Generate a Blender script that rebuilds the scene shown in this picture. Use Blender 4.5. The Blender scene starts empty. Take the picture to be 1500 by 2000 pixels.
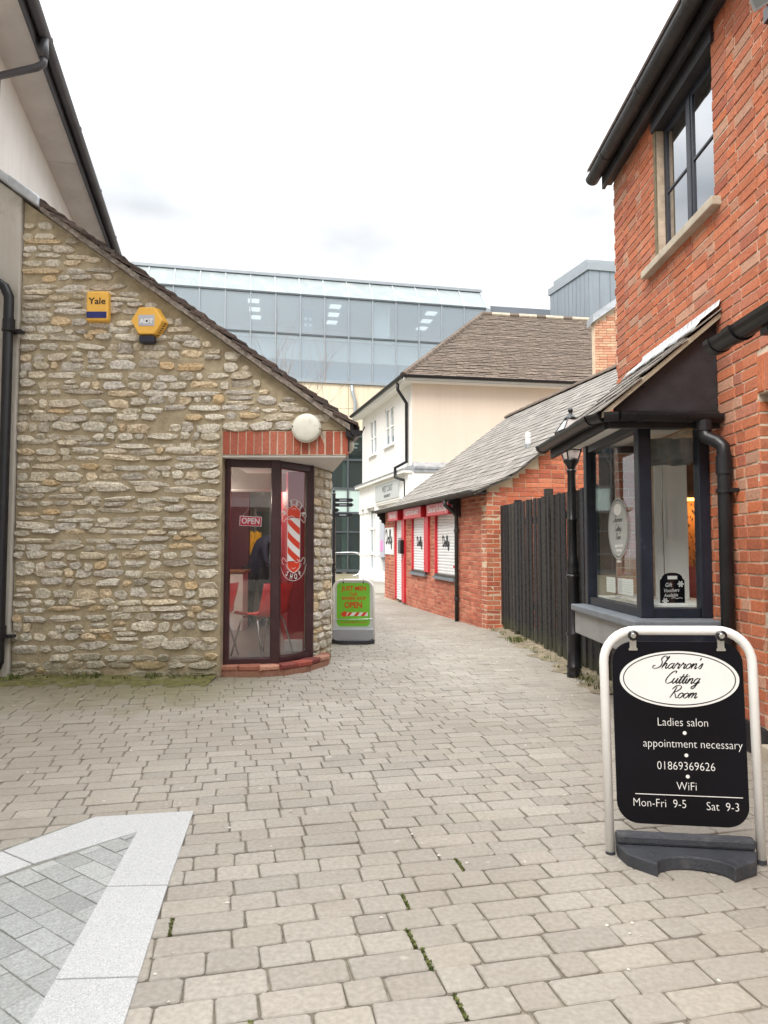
import bpy, math, random
from mathutils import Matrix, Vector
R = math.radians
rnd = random.Random(7)
sc = bpy.context.scene
C = sc.collection

# ------------------------------------------------------------------ camera, sky, sun
CAM = Vector((0, 0, 1.22)); PITCH = math.atan(78 / 1400.)
cd = bpy.data.cameras.new('camera'); cam = bpy.data.objects.new('camera', cd); C.objects.link(cam)
cam.location = CAM; cam.rotation_euler = (R(90) + PITCH, 0, 0)
cd.sensor_fit = 'VERTICAL'; cd.sensor_height = 24; cd.lens = 1400 / 2000 * 24
cd.clip_start = 0.05; cd.clip_end = 600
sc.camera = cam
SUN_EL, SUN_AZ = R(47), R(212)          # behind the viewer, a little to the left
w = bpy.data.worlds.new('World'); sc.world = w; w.use_nodes = True
nt = w.node_tree; nt.nodes.clear(); L = nt.links
def wn(t, **k):
    n = nt.nodes.new(t)
    for a, b in k.items(): setattr(n, a, b)
    return n
out = wn('ShaderNodeOutputWorld'); bg = wn('ShaderNodeBackground'); bg.inputs['Strength'].default_value = 0.10
sky = wn('ShaderNodeTexSky', sky_type='NISHITA'); sky.sun_disc = False; sky.sun_elevation = SUN_EL; sky.sun_rotation = SUN_AZ
tc = wn('ShaderNodeTexCoord'); sep = wn('ShaderNodeSeparateXYZ'); L.new(tc.outputs['Generated'], sep.inputs[0])
grad = wn('ShaderNodeMapRange'); grad.inputs[1].default_value = .42; grad.inputs[2].default_value = 1
grad.inputs[3].default_value = 5.9; grad.inputs[4].default_value = 29
L.new(sep.outputs['Z'], grad.inputs[0])
ns = wn('ShaderNodeTexNoise'); ns.inputs['Scale'].default_value = 3.1; ns.inputs['Detail'].default_value = 4
mp = wn('ShaderNodeMapping'); mp.inputs['Location'].default_value = (.9, .4, .1); mp.inputs['Scale'].default_value = (1, 1, 2.2)
L.new(tc.outputs['Generated'], mp.inputs[0]); L.new(mp.outputs[0], ns.inputs['Vector'])
cr = wn('ShaderNodeValToRGB'); cr.color_ramp.elements[0].position = .36; cr.color_ramp.elements[0].color = (.66, .69, .72, 1)
cr.color_ramp.elements[1].position = .56; cr.color_ramp.elements[1].color = (1, 1, 1, 1)
L.new(ns.outputs['Fac'], cr.inputs[0])
mul = wn('ShaderNodeVectorMath', operation='SCALE'); L.new(cr.outputs[0], mul.inputs[0]); L.new(grad.outputs[0], mul.inputs['Scale'])
mx = wn('ShaderNodeMixRGB'); mx.inputs[0].default_value = .955
L.new(sky.outputs[0], mx.inputs[1]); L.new(mul.outputs[0], mx.inputs[2])
L.new(mx.outputs[0], bg.inputs['Color']); L.new(bg.outputs[0], out.inputs[0])
ld = bpy.data.lights.new('sun', 'SUN'); ld.energy = 1.5; ld.angle = R(25); ld.color = (1, .955, .89)
so = bpy.data.objects.new('sun', ld); C.objects.link(so)
so.rotation_euler = (R(90) - SUN_EL, 0, R(-32)); so.location = (0, -5, 20)
vs = sc.view_settings; vs.view_transform = 'Standard'; vs.look = 'None'; vs.exposure = 1.06; vs.gamma = 1; vs.use_curve_mapping = False
sc.cycles.max_bounces = 8; sc.cycles.transparent_max_bounces = 12

# ------------------------------------------------------------------ materials
def S(r, g, b):
    return tuple(((c / 255) / 12.92 if c / 255 <= .04045 else ((c / 255 + .055) / 1.055) ** 2.4) for c in (r, g, b))
def newmat(name):
    m = bpy.data.materials.new(name); m.use_nodes = True; t = m.node_tree
    return m, t, t.nodes['Principled BSDF'], t.nodes['Material Output']
def noise(t, scale, detail=3, vec=None, rough=.55):
    n = t.nodes.new('ShaderNodeTexNoise'); n.inputs['Scale'].default_value = scale; n.inputs['Detail'].default_value = detail
    n.inputs['Roughness'].default_value = rough
    if vec is None:
        g = t.nodes.new('ShaderNodeNewGeometry'); vec = g.outputs['Position']
    t.links.new(vec, n.inputs['Vector']); return n
def ramp(t, src, stops, interp='LINEAR'):
    r = t.nodes.new('ShaderNodeValToRGB'); cr = r.color_ramp; cr.interpolation = interp
    while len(cr.elements) < len(stops): cr.elements.new(.5)
    for e, (p, c) in zip(cr.elements, stops):
        e.position = p; e.color = (*c, 1) if len(c) == 3 else c
    t.links.new(src, r.inputs[0]); return r
def mixc(t, fac, a, b, mode='MIX'):
    m = t.nodes.new('ShaderNodeMixRGB'); m.blend_type = mode
    for i, s in ((0, fac), (1, a), (2, b)):
        if hasattr(s, 'is_linked') or hasattr(s, 'links'): t.links.new(s, m.inputs[i])
        elif isinstance(s, (int, float)): m.inputs[i].default_value = s if i == 0 else (s, s, s, 1)
        else: m.inputs[i].default_value = (*s, 1)
    return m.outputs[0]
def bump(t, b, src, strength, dist=.01):
    n = t.nodes.new('ShaderNodeBump'); n.inputs['Strength'].default_value = strength; n.inputs['Distance'].default_value = dist
    t.links.new(src, n.inputs['Height']); t.links.new(n.outputs[0], b.inputs['Normal'])
def plain(name, col, rough=.6, metal=0., var=.12, scale=6., bmp=.0, bscale=60., spec=.5, dirt=None, streak=0.):
    m, t, b, o = newmat(name)
    n = noise(t, scale, 5)
    lo = tuple(c * (1 - var) for c in col); hi = tuple(min(1, c * (1 + var)) for c in col)
    c = ramp(t, n.outputs['Fac'], [(.3, lo), (.7, hi)]).outputs[0]
    if dirt:
        n2 = noise(t, dirt[1], 6, rough=.7); f = ramp(t, n2.outputs['Fac'], [(dirt[2], (0, 0, 0)), (dirt[2] + .18, (1, 1, 1))]).outputs[0]
        c = mixc(t, f, c, dirt[0])
    if streak:
        g = t.nodes.new('ShaderNodeNewGeometry'); mp_ = t.nodes.new('ShaderNodeMapping'); mp_.inputs['Scale'].default_value = (1, 1, .09); t.links.new(g.outputs['Position'], mp_.inputs[0])
        n3 = noise(t, 3.2, 5, mp_.outputs[0], .7); c = mixc(t, 1., c, ramp(t, n3.outputs['Fac'], [(.35, (1,) * 3), (.75, (1 - streak, 1 - streak * 1.1, 1 - streak * 1.3))]).outputs[0], 'MULTIPLY')
    t.links.new(c, b.inputs['Base Color'])
    b.inputs['Roughness'].default_value = rough; b.inputs['Metallic'].default_value = metal
    b.inputs['Specular IOR Level'].default_value = spec
    if bmp: bump(t, b, noise(t, bscale, 4).outputs['Fac'], bmp)
    return m
def pieces(name, cols, rough=.85, blotch=None, grain=.18, gscale=90., bmp=.5, bscale=70., bdist=.006, stain=None, top=None, jit=.3):
    """one colour per piece, from the object's and the island's random number, plus grain"""
    m, t, b, o = newmat(name)
    oi = t.nodes.new('ShaderNodeObjectInfo'); ge = t.nodes.new('ShaderNodeNewGeometry')
    a = t.nodes.new('ShaderNodeMath'); a.operation = 'ADD'
    t.links.new(oi.outputs['Random'], a.inputs[0]); t.links.new(ge.outputs['Random Per Island'], a.inputs[1])
    fr = t.nodes.new('ShaderNodeMath'); fr.operation = 'FRACT'; t.links.new(a.outputs[0], fr.inputs[0])
    k = len(cols)
    c = ramp(t, fr.outputs[0], [((i + .5) / k, q) for i, q in enumerate(cols)]).outputs[0]
    wn_ = t.nodes.new('ShaderNodeTexWhiteNoise'); wn_.noise_dimensions = '1D'; t.links.new(fr.outputs[0], wn_.inputs['W'])
    vv = ramp(t, wn_.outputs['Value'], [(0, (1 - jit,) * 3), (1, (1 + jit * .6,) * 3)]).outputs[0]
    c = mixc(t, 1., c, vv, 'MULTIPLY')
    g = noise(t, gscale, 4)
    gv = ramp(t, g.outputs['Fac'], [(.25, (1 - grain * 1.6,) * 3), (.75, (1 + grain,) * 3)]).outputs[0]
    c = mixc(t, 1., c, gv, 'MULTIPLY')
    if blotch:   # colour, scale, threshold, amount
        n2 = noise(t, blotch[1], 6, rough=.7)
        f = ramp(t, n2.outputs['Fac'], [(blotch[2], (0, 0, 0)), (blotch[2] + .2, (blotch[3],) * 3)]).outputs[0]
        c = mixc(t, f, c, blotch[0])
    if stain: c = stain(t, c)
    t.links.new(c, b.inputs['Base Color']); b.inputs['Roughness'].default_value = rough
    b.inputs['Specular IOR Level'].default_value = .35
    bump(t, b, noise(t, bscale, 5).outputs['Fac'], bmp, bdist)
    return m
def glass(name, tint=(.9, .93, .93), refl=1.0, base=.05, rough=0.0, haze=0., hazecol=(.6, .65, .68)):
    m, t, b, o = newmat(name); t.nodes.remove(b)
    tr = t.nodes.new('ShaderNodeBsdfTransparent'); tr.inputs[0].default_value = (*tint, 1)
    gl = t.nodes.new('ShaderNodeBsdfGlossy'); gl.inputs['Roughness'].default_value = rough; gl.inputs['Color'].default_value = (.95, .97, 1, 1)
    lw = t.nodes.new('ShaderNodeLayerWeight'); lw.inputs['Blend'].default_value = .5
    fr = t.nodes.new('ShaderNodeMath'); fr.operation = 'POWER'; fr.inputs[1].default_value = 4.5; t.links.new(lw.outputs['Facing'], fr.inputs[0])
    ma = t.nodes.new('ShaderNodeMath'); ma.operation = 'MULTIPLY_ADD'; ma.inputs[1].default_value = refl; ma.inputs[2].default_value = base
    t.links.new(fr.outputs[0], ma.inputs[0])
    src = tr.outputs[0]
    if haze:
        df = t.nodes.new('ShaderNodeBsdfDiffuse'); df.inputs[0].default_value = (*hazecol, 1)
        m0 = t.nodes.new('ShaderNodeMixShader'); m0.inputs[0].default_value = haze
        t.links.new(tr.outputs[0], m0.inputs[1]); t.links.new(df.outputs[0], m0.inputs[2]); src = m0.outputs[0]
    ms = t.nodes.new('ShaderNodeMixShader'); t.links.new(ma.outputs[0], ms.inputs[0])
    t.links.new(src, ms.inputs[1]); t.links.new(gl.outputs[0], ms.inputs[2]); t.links.new(ms.outputs[0], o.inputs[0])
    return m
def glow(name, col, st):
    m, t, b, o = newmat(name); b.inputs['Base Color'].default_value = (*col, 1)
    b.inputs['Emission Color'].default_value = (*col, 1); b.inputs['Emission Strength'].default_value = st
    return m

def zstain(t, c, col, z0, z1, amt=.8):
    """dirt and damp that stays near the ground, broken by noise"""
    g = t.nodes.new('ShaderNodeNewGeometry'); s = t.nodes.new('ShaderNodeSeparateXYZ'); t.links.new(g.outputs['Position'], s.inputs[0])
    n = noise(t, 5, 4)
    a = t.nodes.new('ShaderNodeMath'); a.operation = 'MULTIPLY_ADD'; a.inputs[1].default_value = .35; t.links.new(n.outputs['Fac'], a.inputs[0]); t.links.new(s.outputs['Z'], a.inputs[2])
    mr = t.nodes.new('ShaderNodeMapRange'); mr.inputs[1].default_value = z0 + .17; mr.inputs[2].default_value = z1 + .17; mr.inputs[3].default_value = amt; mr.inputs[4].default_value = 0
    t.links.new(a.outputs[0], mr.inputs[0])
    return mixc(t, mr.outputs[0], c, col)
def mossmask(t, c):
    """moss in the strip along the foot of the stone wall and a little at the fence"""
    g = t.nodes.new('ShaderNodeNewGeometry'); s = t.nodes.new('ShaderNodeSeparateXYZ'); t.links.new(g.outputs['Position'], s.inputs[0])
    n = noise(t, 2.2, 6, rough=.7)
    a = t.nodes.new('ShaderNodeMath'); a.operation = 'MULTIPLY_ADD'; a.inputs[1].default_value = 2.4; t.links.new(n.outputs['Fac'], a.inputs[0]); t.links.new(s.outputs['Y'], a.inputs[2])
    mr = t.nodes.new('ShaderNodeMapRange'); mr.inputs[1].default_value = 6.55; mr.inputs[2].default_value = 7.5; t.links.new(a.outputs[0], mr.inputs[0])
    mr.inputs[4].default_value = .92
    mrx = t.nodes.new('ShaderNodeMapRange'); mrx.inputs[1].default_value = -.9; mrx.inputs[2].default_value = -1.9; t.links.new(s.outputs['X'], mrx.inputs[0])
    p = t.nodes.new('ShaderNodeMath'); p.operation = 'MULTIPLY'; t.links.new(mr.outputs[0], p.inputs[0]); t.links.new(mrx.outputs[0], p.inputs[1])
    c = mixc(t, p.outputs[0], c, (.165, .155, .06))
    # trodden middle stays pale; the untrodden sides are dirtier
    n5 = noise(t, 1.3, 5, rough=.65)
    for x0, x1, am in ((-.5, -2.6, .62), (.9, 2.1, .55)):
        m5 = t.nodes.new('ShaderNodeMapRange'); m5.inputs[1].default_value = x0; m5.inputs[2].default_value = x1; m5.inputs[4].default_value = am; t.links.new(s.outputs['X'], m5.inputs[0])
        k5 = t.nodes.new('ShaderNodeMath'); k5.operation = 'MULTIPLY'; t.links.new(m5.outputs[0], k5.inputs[0])
        r5 = ramp(t, n5.outputs['Fac'], [(.25, (.35,) * 3), (.65, (1,) * 3)]).outputs[0]; t.links.new(r5, k5.inputs[1])
        c = mixc(t, k5.outputs[0], c, (.215, .185, .145))
    # general grime patches, lighter worn middle of the lane stays as it is
    n3 = noise(t, .55, 4); f = ramp(t, n3.outputs['Fac'], [(.42, (.0,) * 3), (.66, (.42,) * 3)]).outputs[0]
    c = mixc(t, f, c, (.20, .172, .135))
    n6 = noise(t, 2.6, 6, rough=.75); f6 = ramp(t, n6.outputs['Fac'], [(.56, (0,) * 3), (.70, (.5,) * 3)]).outputs[0]; c = mixc(t, f6, c, (.235, .205, .165))
    n4 = noise(t, 7, 2); f4 = ramp(t, n4.outputs['Fac'], [(.70, (0,) * 3), (.74, (.7,) * 3)]).outputs[0]
    return mixc(t, f4, c, (.42, .385, .335))

MT = {}
MT['paver'] = pieces('paver_concrete', [(0.330, 0.299, 0.256), (0.359, 0.328, 0.282), (0.339, 0.314, 0.272), (0.374, 0.343, 0.295), (0.320, 0.294, 0.256), (0.350, 0.319, 0.270)], .9, grain=.14, gscale=55, bmp=.35, bscale=90, bdist=.003, stain=mossmask, jit=.09)
MT['joint'] = plain('joint_sand', (.19, .165, .125), .95, var=.35, scale=30, bmp=.6, bscale=120, dirt=((.07, .085, .03), 3., .60))
MT['granite'] = pieces('granite', [(.455, .46, .46), (.48, .485, .485), (.465, .47, .47)], .7, grain=.30, gscale=260, bmp=.1, bscale=200, jit=.06, blotch=((.42, .425, .42), 18, .45, .5))
MT['greypaver'] = pieces('grey_green_paver', [(.31, .32, .31), (.35, .36, .345), (.325, .335, .325), (.37, .38, .365)], .85, grain=.2, gscale=120, bmp=.3, bscale=120, jit=.15)
MT['stone'] = pieces('rubble_stone', [(0.684, 0.600, 0.456), (0.757, 0.696, 0.567), (0.593, 0.527, 0.423), (0.757, 0.706, 0.623), (0.524, 0.470, 0.395), (0.730, 0.628, 0.467), (0.707, 0.514, 0.289), (0.757, 0.706, 0.580), (0.638, 0.584, 0.489), (0.752, 0.684, 0.557), (0.661, 0.594, 0.478)], .95,
    blotch=((.36, .33, .28), 13, .55, .6), grain=.26, gscale=38, bmp=1.0, bscale=30, bdist=.028, jit=.16, stain=lambda t, c: zstain(t, c, (.19, .18, .10), .0, .35, .75))
MT['mortar'] = plain('lime_mortar', (.40, .335, .225), .97, var=.22, scale=9, bmp=.9, bscale=40, dirt=((.28, .23, .145), 2.5, .52))
OR = [(0.504, 0.163, 0.080), (0.432, 0.133, 0.071), (0.558, 0.189, 0.092), (0.360, 0.107, 0.067), (0.495, 0.172, 0.092), (0.522, 0.155, 0.067), (0.432, 0.172, 0.113), (0.468, 0.146, 0.067), (0.504, 0.275, 0.185)]
MT['brick'] = pieces('red_brick', OR, .9, blotch=((.58, .31, .21), 9, .57, .5), grain=.2, gscale=60, bmp=.5, bscale=60, bdist=.004, jit=.16)
MT['brickmortar'] = plain('brick_mortar', (.58, .47, .36), .95, var=.25, scale=9, bmp=.6, bscale=80, dirt=((.40, .30, .22), 3, .52))
MT['brick2'] = pieces('pink_brick', [(.42, .125, .075), (.50, .16, .095), (.46, .17, .11), (.38, .10, .065), (.55, .21, .13)], .9, grain=.18, gscale=60, bmp=.6, bscale=60, jit=.2, blotch=((.52, .30, .2), 10, .6, .5))
MT['brick2mortar'] = plain('pale_mortar', (.58, .46, .33), .95, var=.15)
MT['soldier'] = pieces('soldier_brick', [(.46, .125, .075), (.54, .16, .10), (.42, .11, .07), (.5, .17, .11)], .9, grain=.2, gscale=60, bmp=.6, jit=.18, blotch=((.5, .25, .18), 12, .58, .6))
MT['paintbrick'] = pieces('sill_brick', [(.30, .07, .05), (.40, .13, .08), (.48, .25, .17), (.22, .055, .045)], .85, grain=.2, gscale=50, bmp=.5, jit=.25, blotch=((.16, .15, .07), 8, .6, .6))
MT['tile'] = pieces('dark_roof_tile', [(.085, .06, .05), (.11, .078, .066), (.07, .055, .05), (.13, .095, .08)], .9, blotch=((.24, .21, .17), 12, .55, .7), grain=.3, gscale=60, bmp=.8, bscale=50)
MT['verge'] = plain('verge_mortar', (.22, .185, .155), .95, var=.5, scale=22, bmp=1, bscale=45, dirt=((.45, .42, .37), 16, .56))
MT['slate'] = pieces('shop_slate', [(.195, .178, .155), (.23, .21, .185), (.165, .15, .132), (.26, .238, .21), (.21, .192, .17)], .62, blotch=((.12, .105, .08), 6, .52, .7), grain=.2, gscale=40, bmp=.4, jit=.18)
MT['cteile'] = pieces('brown_clay_tile', [(.135, .102, .078), (.155, .118, .092), (.12, .09, .07), (.17, .13, .10), (.145, .112, .09)], .9, blotch=((.19, .165, .12), 1.6, .58, .5), grain=.2, gscale=8, bmp=.4, bscale=12, jit=.16)
MT['lead'] = plain('lead', (.42, .44, .46), .45, .55, var=.25, scale=5, bmp=.2, bscale=20)
MT['leadbright'] = plain('new_lead', (.50, .52, .53), .42, .35, var=.18, scale=6, bmp=.25, bscale=25, dirt=((.4, .4, .38), 7, .58))
MT['black'] = plain('black_gloss', (.012, .012, .014), .28, var=.3, scale=8, bmp=.08, bscale=30)
MT['blackpipe'] = plain('black_pipe', (.013, .013, .015), .38, var=.35, scale=5, bmp=.1, bscale=40, dirt=((.055, .052, .047), 8, .64), spec=.4)
MT['gutter'] = plain('weathered_gutter', (.026, .025, .025), .5, var=.4, scale=4, dirt=((.085, .075, .06), 5, .55), bmp=.15)
MT['navy'] = plain('navy_joinery', (.014, .018, .030), .38, var=.25, scale=7, bmp=.12, bscale=30, dirt=((.07, .075, .09), 7, .62))
MT['sillgrey'] = plain('grey_sill_paint', (.16, .18, .205), .45, var=.15, scale=7, bmp=.1, dirt=((.09, .095, .1), 6, .58))
MT['apron'] = plain('apron_grey', (.27, .265, .255), .7, var=.12, scale=3, bmp=.15, dirt=((.17, .16, .15), 3, .56))
MT['cheek'] = plain('black_board', (.020, .019, .022), .5, var=.3, scale=9, bmp=.3, bscale=18)
MT['eavewood'] = plain('eave_board', (.30, .25, .18), .85, var=.25, scale=8, bmp=.4)
MT['maroon'] = plain('maroon_frame', (.050, .018, .022), .32, var=.25, scale=6, bmp=.08)
MT['render'] = plain('pale_render', streak=0.10, col=(.82, .80, .76), rough=.9, var=.04, scale=2, bmp=.2, bscale=120, dirt=((.60, .56, .49), 1.2, .6))
MT['render2'] = plain('grey_render', streak=0.28, col=(.56, .53, .475), rough=.92, var=.08, scale=2, bmp=.3, bscale=90, dirt=((.30, .28, .24), 2, .58))
MT['soffit'] = plain('soffit_paint', streak=0.10, col=(.74, .715, .68), rough=.85, var=.08, scale=2, bmp=.15, dirt=((.62, .59, .55), 2.5, .58))
MT['slategutter'] = plain('grey_gutter', (.085, .085, .095), .4, var=.2, scale=3, bmp=.05)
MT['cream'] = plain('cream_render', streak=0.06, col=(.70, .585, .485), rough=.92, var=.03, scale=.6, bmp=.1, bscale=20)
MT['white'] = plain('white_paint', (.80, .79, .77), .6, var=.03, scale=2)
MT['whitewall'] = plain('white_render', streak=0.07, col=(.70, .68, .65), rough=.9, var=.03, scale=1, bmp=.1, bscale=20)
MT['whitepc'] = plain('white_tube', (.86, .85, .83), .35, var=.03, scale=9, dirt=((.66, .63, .57), 14, .68))
MT['offwhite'] = plain('lamp_diffuser', (.70, .69, .60), .35, var=.06, scale=14, dirt=((.55, .55, .44), 12, .55))
MT['shutter'] = plain('white_shutter', (.72, .72, .715), .45, var=.04, scale=4)
MT['red'] = plain('red_paint', (.56, .022, .035), .4, var=.08, scale=5)
MT['signred'] = plain('sign_red', (.62, .055, .055), .35, var=.06, scale=5)
MT['redplastic'] = plain('red_plastic', (.88, .022, .030), .28, var=.05, scale=8)
MT['redwall'] = plain('red_wall', (.42, .022, .045), .6, var=.08, scale=2)
MT['darkred'] = plain('plum_wall', (.09, .015, .03), .6, var=.15, scale=2)
MT['chrome'] = plain('steel_leg', (.66, .66, .64), .25, .9, var=.06)
MT['yellow'] = plain('alarm_yellow', (.82, .46, .075), .45, var=.05, scale=9, dirt=((.6, .36, .08), 14, .62))
MT['blue'] = plain('alarm_blue', (.010, .018, .14), .25, var=.2, scale=9)
MT['alarmdark'] = plain('alarm_dark', (.014, .016, .035), .3, var=.2)
MT['ink'] = plain('black_print', (.008, .008, .010), .5, var=.1)
MT['brownink'] = plain('dark_brown_print', (.03, .012, .008), .5, var=.1)
MT['print'] = plain('white_print', (.84, .84, .82), .5, var=.02)
MT['silver'] = plain('grey_label', (.46, .48, .54), .4, var=.04)
MT['green'] = plain('poster_green', (.19, .56, .040), .35, var=.06, scale=4)
MT['orangered'] = plain('poster_red', (.62, .055, .010), .5, var=.05)
MT['stripered'] = plain('stripe_red', (.72, .055, .020), .5, var=.03)
MT['panelblack'] = plain('sign_black', (.004, .004, .007), .30, var=.3, scale=3, spec=.22)
MT['rubber'] = plain('rubber_base', (.040, .043, .052), .6, var=.25, scale=7, bmp=.35, bscale=90, dirt=((.085, .085, .085), 9, .56))
MT['fence'] = pieces('dark_fence_wood', [(.026, .024, .025), (.038, .033, .030), (.018, .017, .019), (.052, .045, .036), (.032, .032, .036)], .85, grain=.5, gscale=30, bmp=.8, bscale=40, blotch=((.085, .085, .04), 2.6, .62, .5), jit=.35,
    stain=lambda t, c: zstain(t, c, (.07, .075, .035), .0, .28, .7))
MT['wood'] = plain('brown_wood', (.30, .14, .06), .5, var=.3, scale=4)
MT['floor'] = plain('vinyl_floor', (.20, .20, .205), .35, var=.15, scale=3)
MT['intwall'] = plain('interior_grey', (.42, .39, .37), .8, var=.06)
MT['intdark'] = plain('interior_dark', (.05, .042, .042), .8, var=.2)
MT['intwhite'] = plain('interior_white', (.75, .74, .71), .8, var=.03)
MT['steel'] = plain('zinc_cladding', streak=0.15, col=(.28, .325, .365), rough=.45, metal=.3, var=.06, scale=.6)
MT['greyblock'] = plain('grey_plant_screen', (.15, .17, .195), .6, var=.06, scale=.8)
MT['alu'] = plain('aluminium', (.34, .375, .40), .42, .45, var=.06, scale=2)
MT['aludark'] = plain('dark_aluminium', (.10, .115, .125), .4, .3, var=.1, scale=2)
MT['stonepanel'] = plain('limestone_panel', streak=0.20, col=(.80, .69, .52), rough=.8, var=.05, scale=1.2)
MT['frit'] = plain('fritted_glass', (.235, .27, .275), .3, var=.10, scale=1.4, dirt=((.31, .33, .315), 1.6, .50), spec=.2)
MT['spandrel'] = plain('spandrel_glass', (.50, .62, .58), .12, var=.05, scale=1)
MT['glass'] = glass('clear_glass', (.93, .95, .95), .55, .03)
MT['shopglass'] = glass('barber_glass', (.94, .94, .95), .85, .055, haze=.012, hazecol=(.55, .52, .52))
MT['offglass'] = glass('office_glass', (.82, .89, .92), .8, .13, rough=.02, haze=.24, hazecol=(.55, .62, .67))
MT['dimglass'] = glass('dark_glass', (.42, .52, .50), .8, .05, rough=.02, haze=.08, hazecol=(.25, .32, .31))
MT['upglass'] = glass('upper_window_glass', (.22, .24, .26), .9, .42, rough=.01)
MT['lampglass'] = glass('lantern_glass', (.88, .88, .86), .9, .10, haze=.5, hazecol=(.8, .8, .78))
MT['sticker'] = plain('frosted_sticker', (.36, .37, .35), .6, var=.05)
MT['navycloth'] = plain('navy_cloth', (.012, .018, .045), .85, var=.2, scale=20)
MT['blackcloth'] = plain('black_cloth', (.010, .010, .016), .85, var=.2, scale=20)
MT['skin'] = plain('skin', (.50, .30, .22), .55, var=.06)
MT['hair'] = plain('dark_hair', (.018, .012, .009), .6, var=.2)
MT['yellowcloth'] = plain('yellow_cloth', (.80, .50, .03), .7, var=.12, scale=16)
MT['twig'] = plain('twig_bark', (.26, .21, .185), .9, var=.25, scale=20)
MT['grass'] = pieces('weed_green', [(.10, .13, .03), (.16, .17, .05), (.20, .18, .08), (.075, .11, .025)], .8, bmp=.0, jit=.3)
MT['moss'] = plain('moss', (.13, .125, .040), 1, var=.45, scale=14, bmp=1, bscale=45, dirt=((.24, .205, .13), 5, .52))
MT['soil'] = plain('verge_soil', (.20, .165, .11), 1, var=.4, scale=9, bmp=1, bscale=40, dirt=((.11, .12, .04), 4, .55))
MT['stonesill'] = plain('stone_sill', (.46, .40, .31), .85, var=.15, scale=7, bmp=.3, dirt=((.3, .26, .2), 6, .56))
MT['warm'] = glow('warm_strip', (1, .55, .12), 3)
MT['pend'] = glow('pendant_bulb', (1, .86, .42), 6)
MT['spot'] = glow('spot_bulb', (1, .90, .75), 7)
MT['tubelight'] = glow('office_light', (1, .97, .92), .62)
MT['paper'] = plain('paper', (.70, .70, .68), .7, var=.04)
MT['pink'] = plain('pink_print', (.65, .25, .5), .6, var=.15)

# ------------------------------------------------------------------ mesh helpers
IDT = lambda p: p
class MB:
    def __init__(s, T=None): s.v = []; s.f = []; s.T = T or IDT
    def pt(s, p): s.v.append(tuple(s.T(p))); return len(s.v) - 1
    def add(s, vs, fs):
        b = len(s.v)
        for p in vs: s.pt(p)
        for f in fs: s.f.append(tuple(b + i for i in f))
        return s
    def box(s, x0, x1, y0, y1, z0, z1):
        return s.add([(x0, y0, z0), (x1, y0, z0), (x1, y1, z0), (x0, y1, z0), (x0, y0, z1), (x1, y0, z1), (x1, y1, z1), (x0, y1, z1)],
                     [(0, 3, 2, 1), (4, 5, 6, 7), (0, 1, 5, 4), (1, 2, 6, 5), (2, 3, 7, 6), (3, 0, 4, 7)])
    def prism(s, poly, a, b):
        """poly of 3D points; extruded by vector b-a"""
        n = len(poly); a = Vector(a); b = Vector(b)
        vs = [Vector(p) + a for p in poly] + [Vector(p) + b for p in poly]
        return s.add(vs, [tuple(range(n))[::-1], tuple(range(n, 2 * n))] + [(i, (i + 1) % n, n + (i + 1) % n, n + i) for i in range(n)])
    def quad(s, *p): return s.add(p, [tuple(range(len(p)))])
    def tube(s, path, r, n=10, caps=True):
        P = [Vector(p) for p in path]; k = len(P); rr = r if isinstance(r, (list, tuple)) else [r] * k
        t0 = (P[1] - P[0]).normalized(); up = Vector((0, 0, 1)) if abs(t0.z) < .9 else Vector((0, 1, 0))
        nx = t0.cross(up).normalized(); vs = []
        for i in range(k):
            if i == 0: t = t0
            elif i == k - 1: t = (P[i] - P[i - 1]).normalized()
            else: t = ((P[i] - P[i - 1]).normalized() + (P[i + 1] - P[i]).normalized()).normalized()
            nx = (nx - t * nx.dot(t)).normalized(); ny = t.cross(nx)
            for j in range(n):
                a = 2 * math.pi * j / n; vs.append(P[i] + (nx * math.cos(a) + ny * math.sin(a)) * rr[i])
        fs = [(i * n + j, i * n + (j + 1) % n, (i + 1) * n + (j + 1) % n, (i + 1) * n + j) for i in range(k - 1) for j in range(n)]
        if caps: fs += [tuple(range(n))[::-1], tuple(range((k - 1) * n, k * n))]
        return s.add(vs, fs)
    def lathe(s, prof, c, n=20, axis=2):
        k = len(prof); vs = []
        for r, z in prof:
            for j in range(n):
                a = 2 * math.pi * j / n; q = (r * math.cos(a), r * math.sin(a), z)
                if axis == 1: q = (q[0], q[2], q[1])
                if axis == 0: q = (q[2], q[0], q[1])
                vs.append((c[0] + q[0], c[1] + q[1], c[2] + q[2]))
        fs = [(i * n + j, i * n + (j + 1) % n, (i + 1) * n + (j + 1) % n, (i + 1) * n + j) for i in range(k - 1) for j in range(n)]
        fs += [tuple(range(n))[::-1], tuple(range((k - 1) * n, k * n))]
        return s.add(vs, fs)
    def gutter(s, a, b, r, wall=.006, n=10):
        """half-round channel from a to b with closed ends"""
        a = Vector(a); b = Vector(b); d = (b - a).normalized(); h = Vector((0, 0, 1)).cross(d).normalized(); vs = []
        for p in (a, b):
            for rad in (r, r - wall):
                for j in range(n + 1):
                    q = math.pi * j / n; vs.append(p + h * (math.cos(q) * rad) - Vector((0, 0, 1)) * (math.sin(q) * rad))
        m = n + 1; fs = []
        for j in range(n):
            fs.append((j, j + 1, 2 * m + j + 1, 2 * m + j)); fs.append((m + j + 1, m + j, 3 * m + j, 3 * m + j + 1))
        fs += [(0, 2 * m, 3 * m, m), (n, m + n, 3 * m + n, 2 * m + n)]
        fs += [tuple(range(m)), tuple(range(2 * m, 3 * m))[::-1]]
        return s.add(vs, fs)
    def mesh(s, name):
        me = bpy.data.meshes.new(name); me.from_pydata(s.v, [], s.f); me.update(); return me

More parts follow.
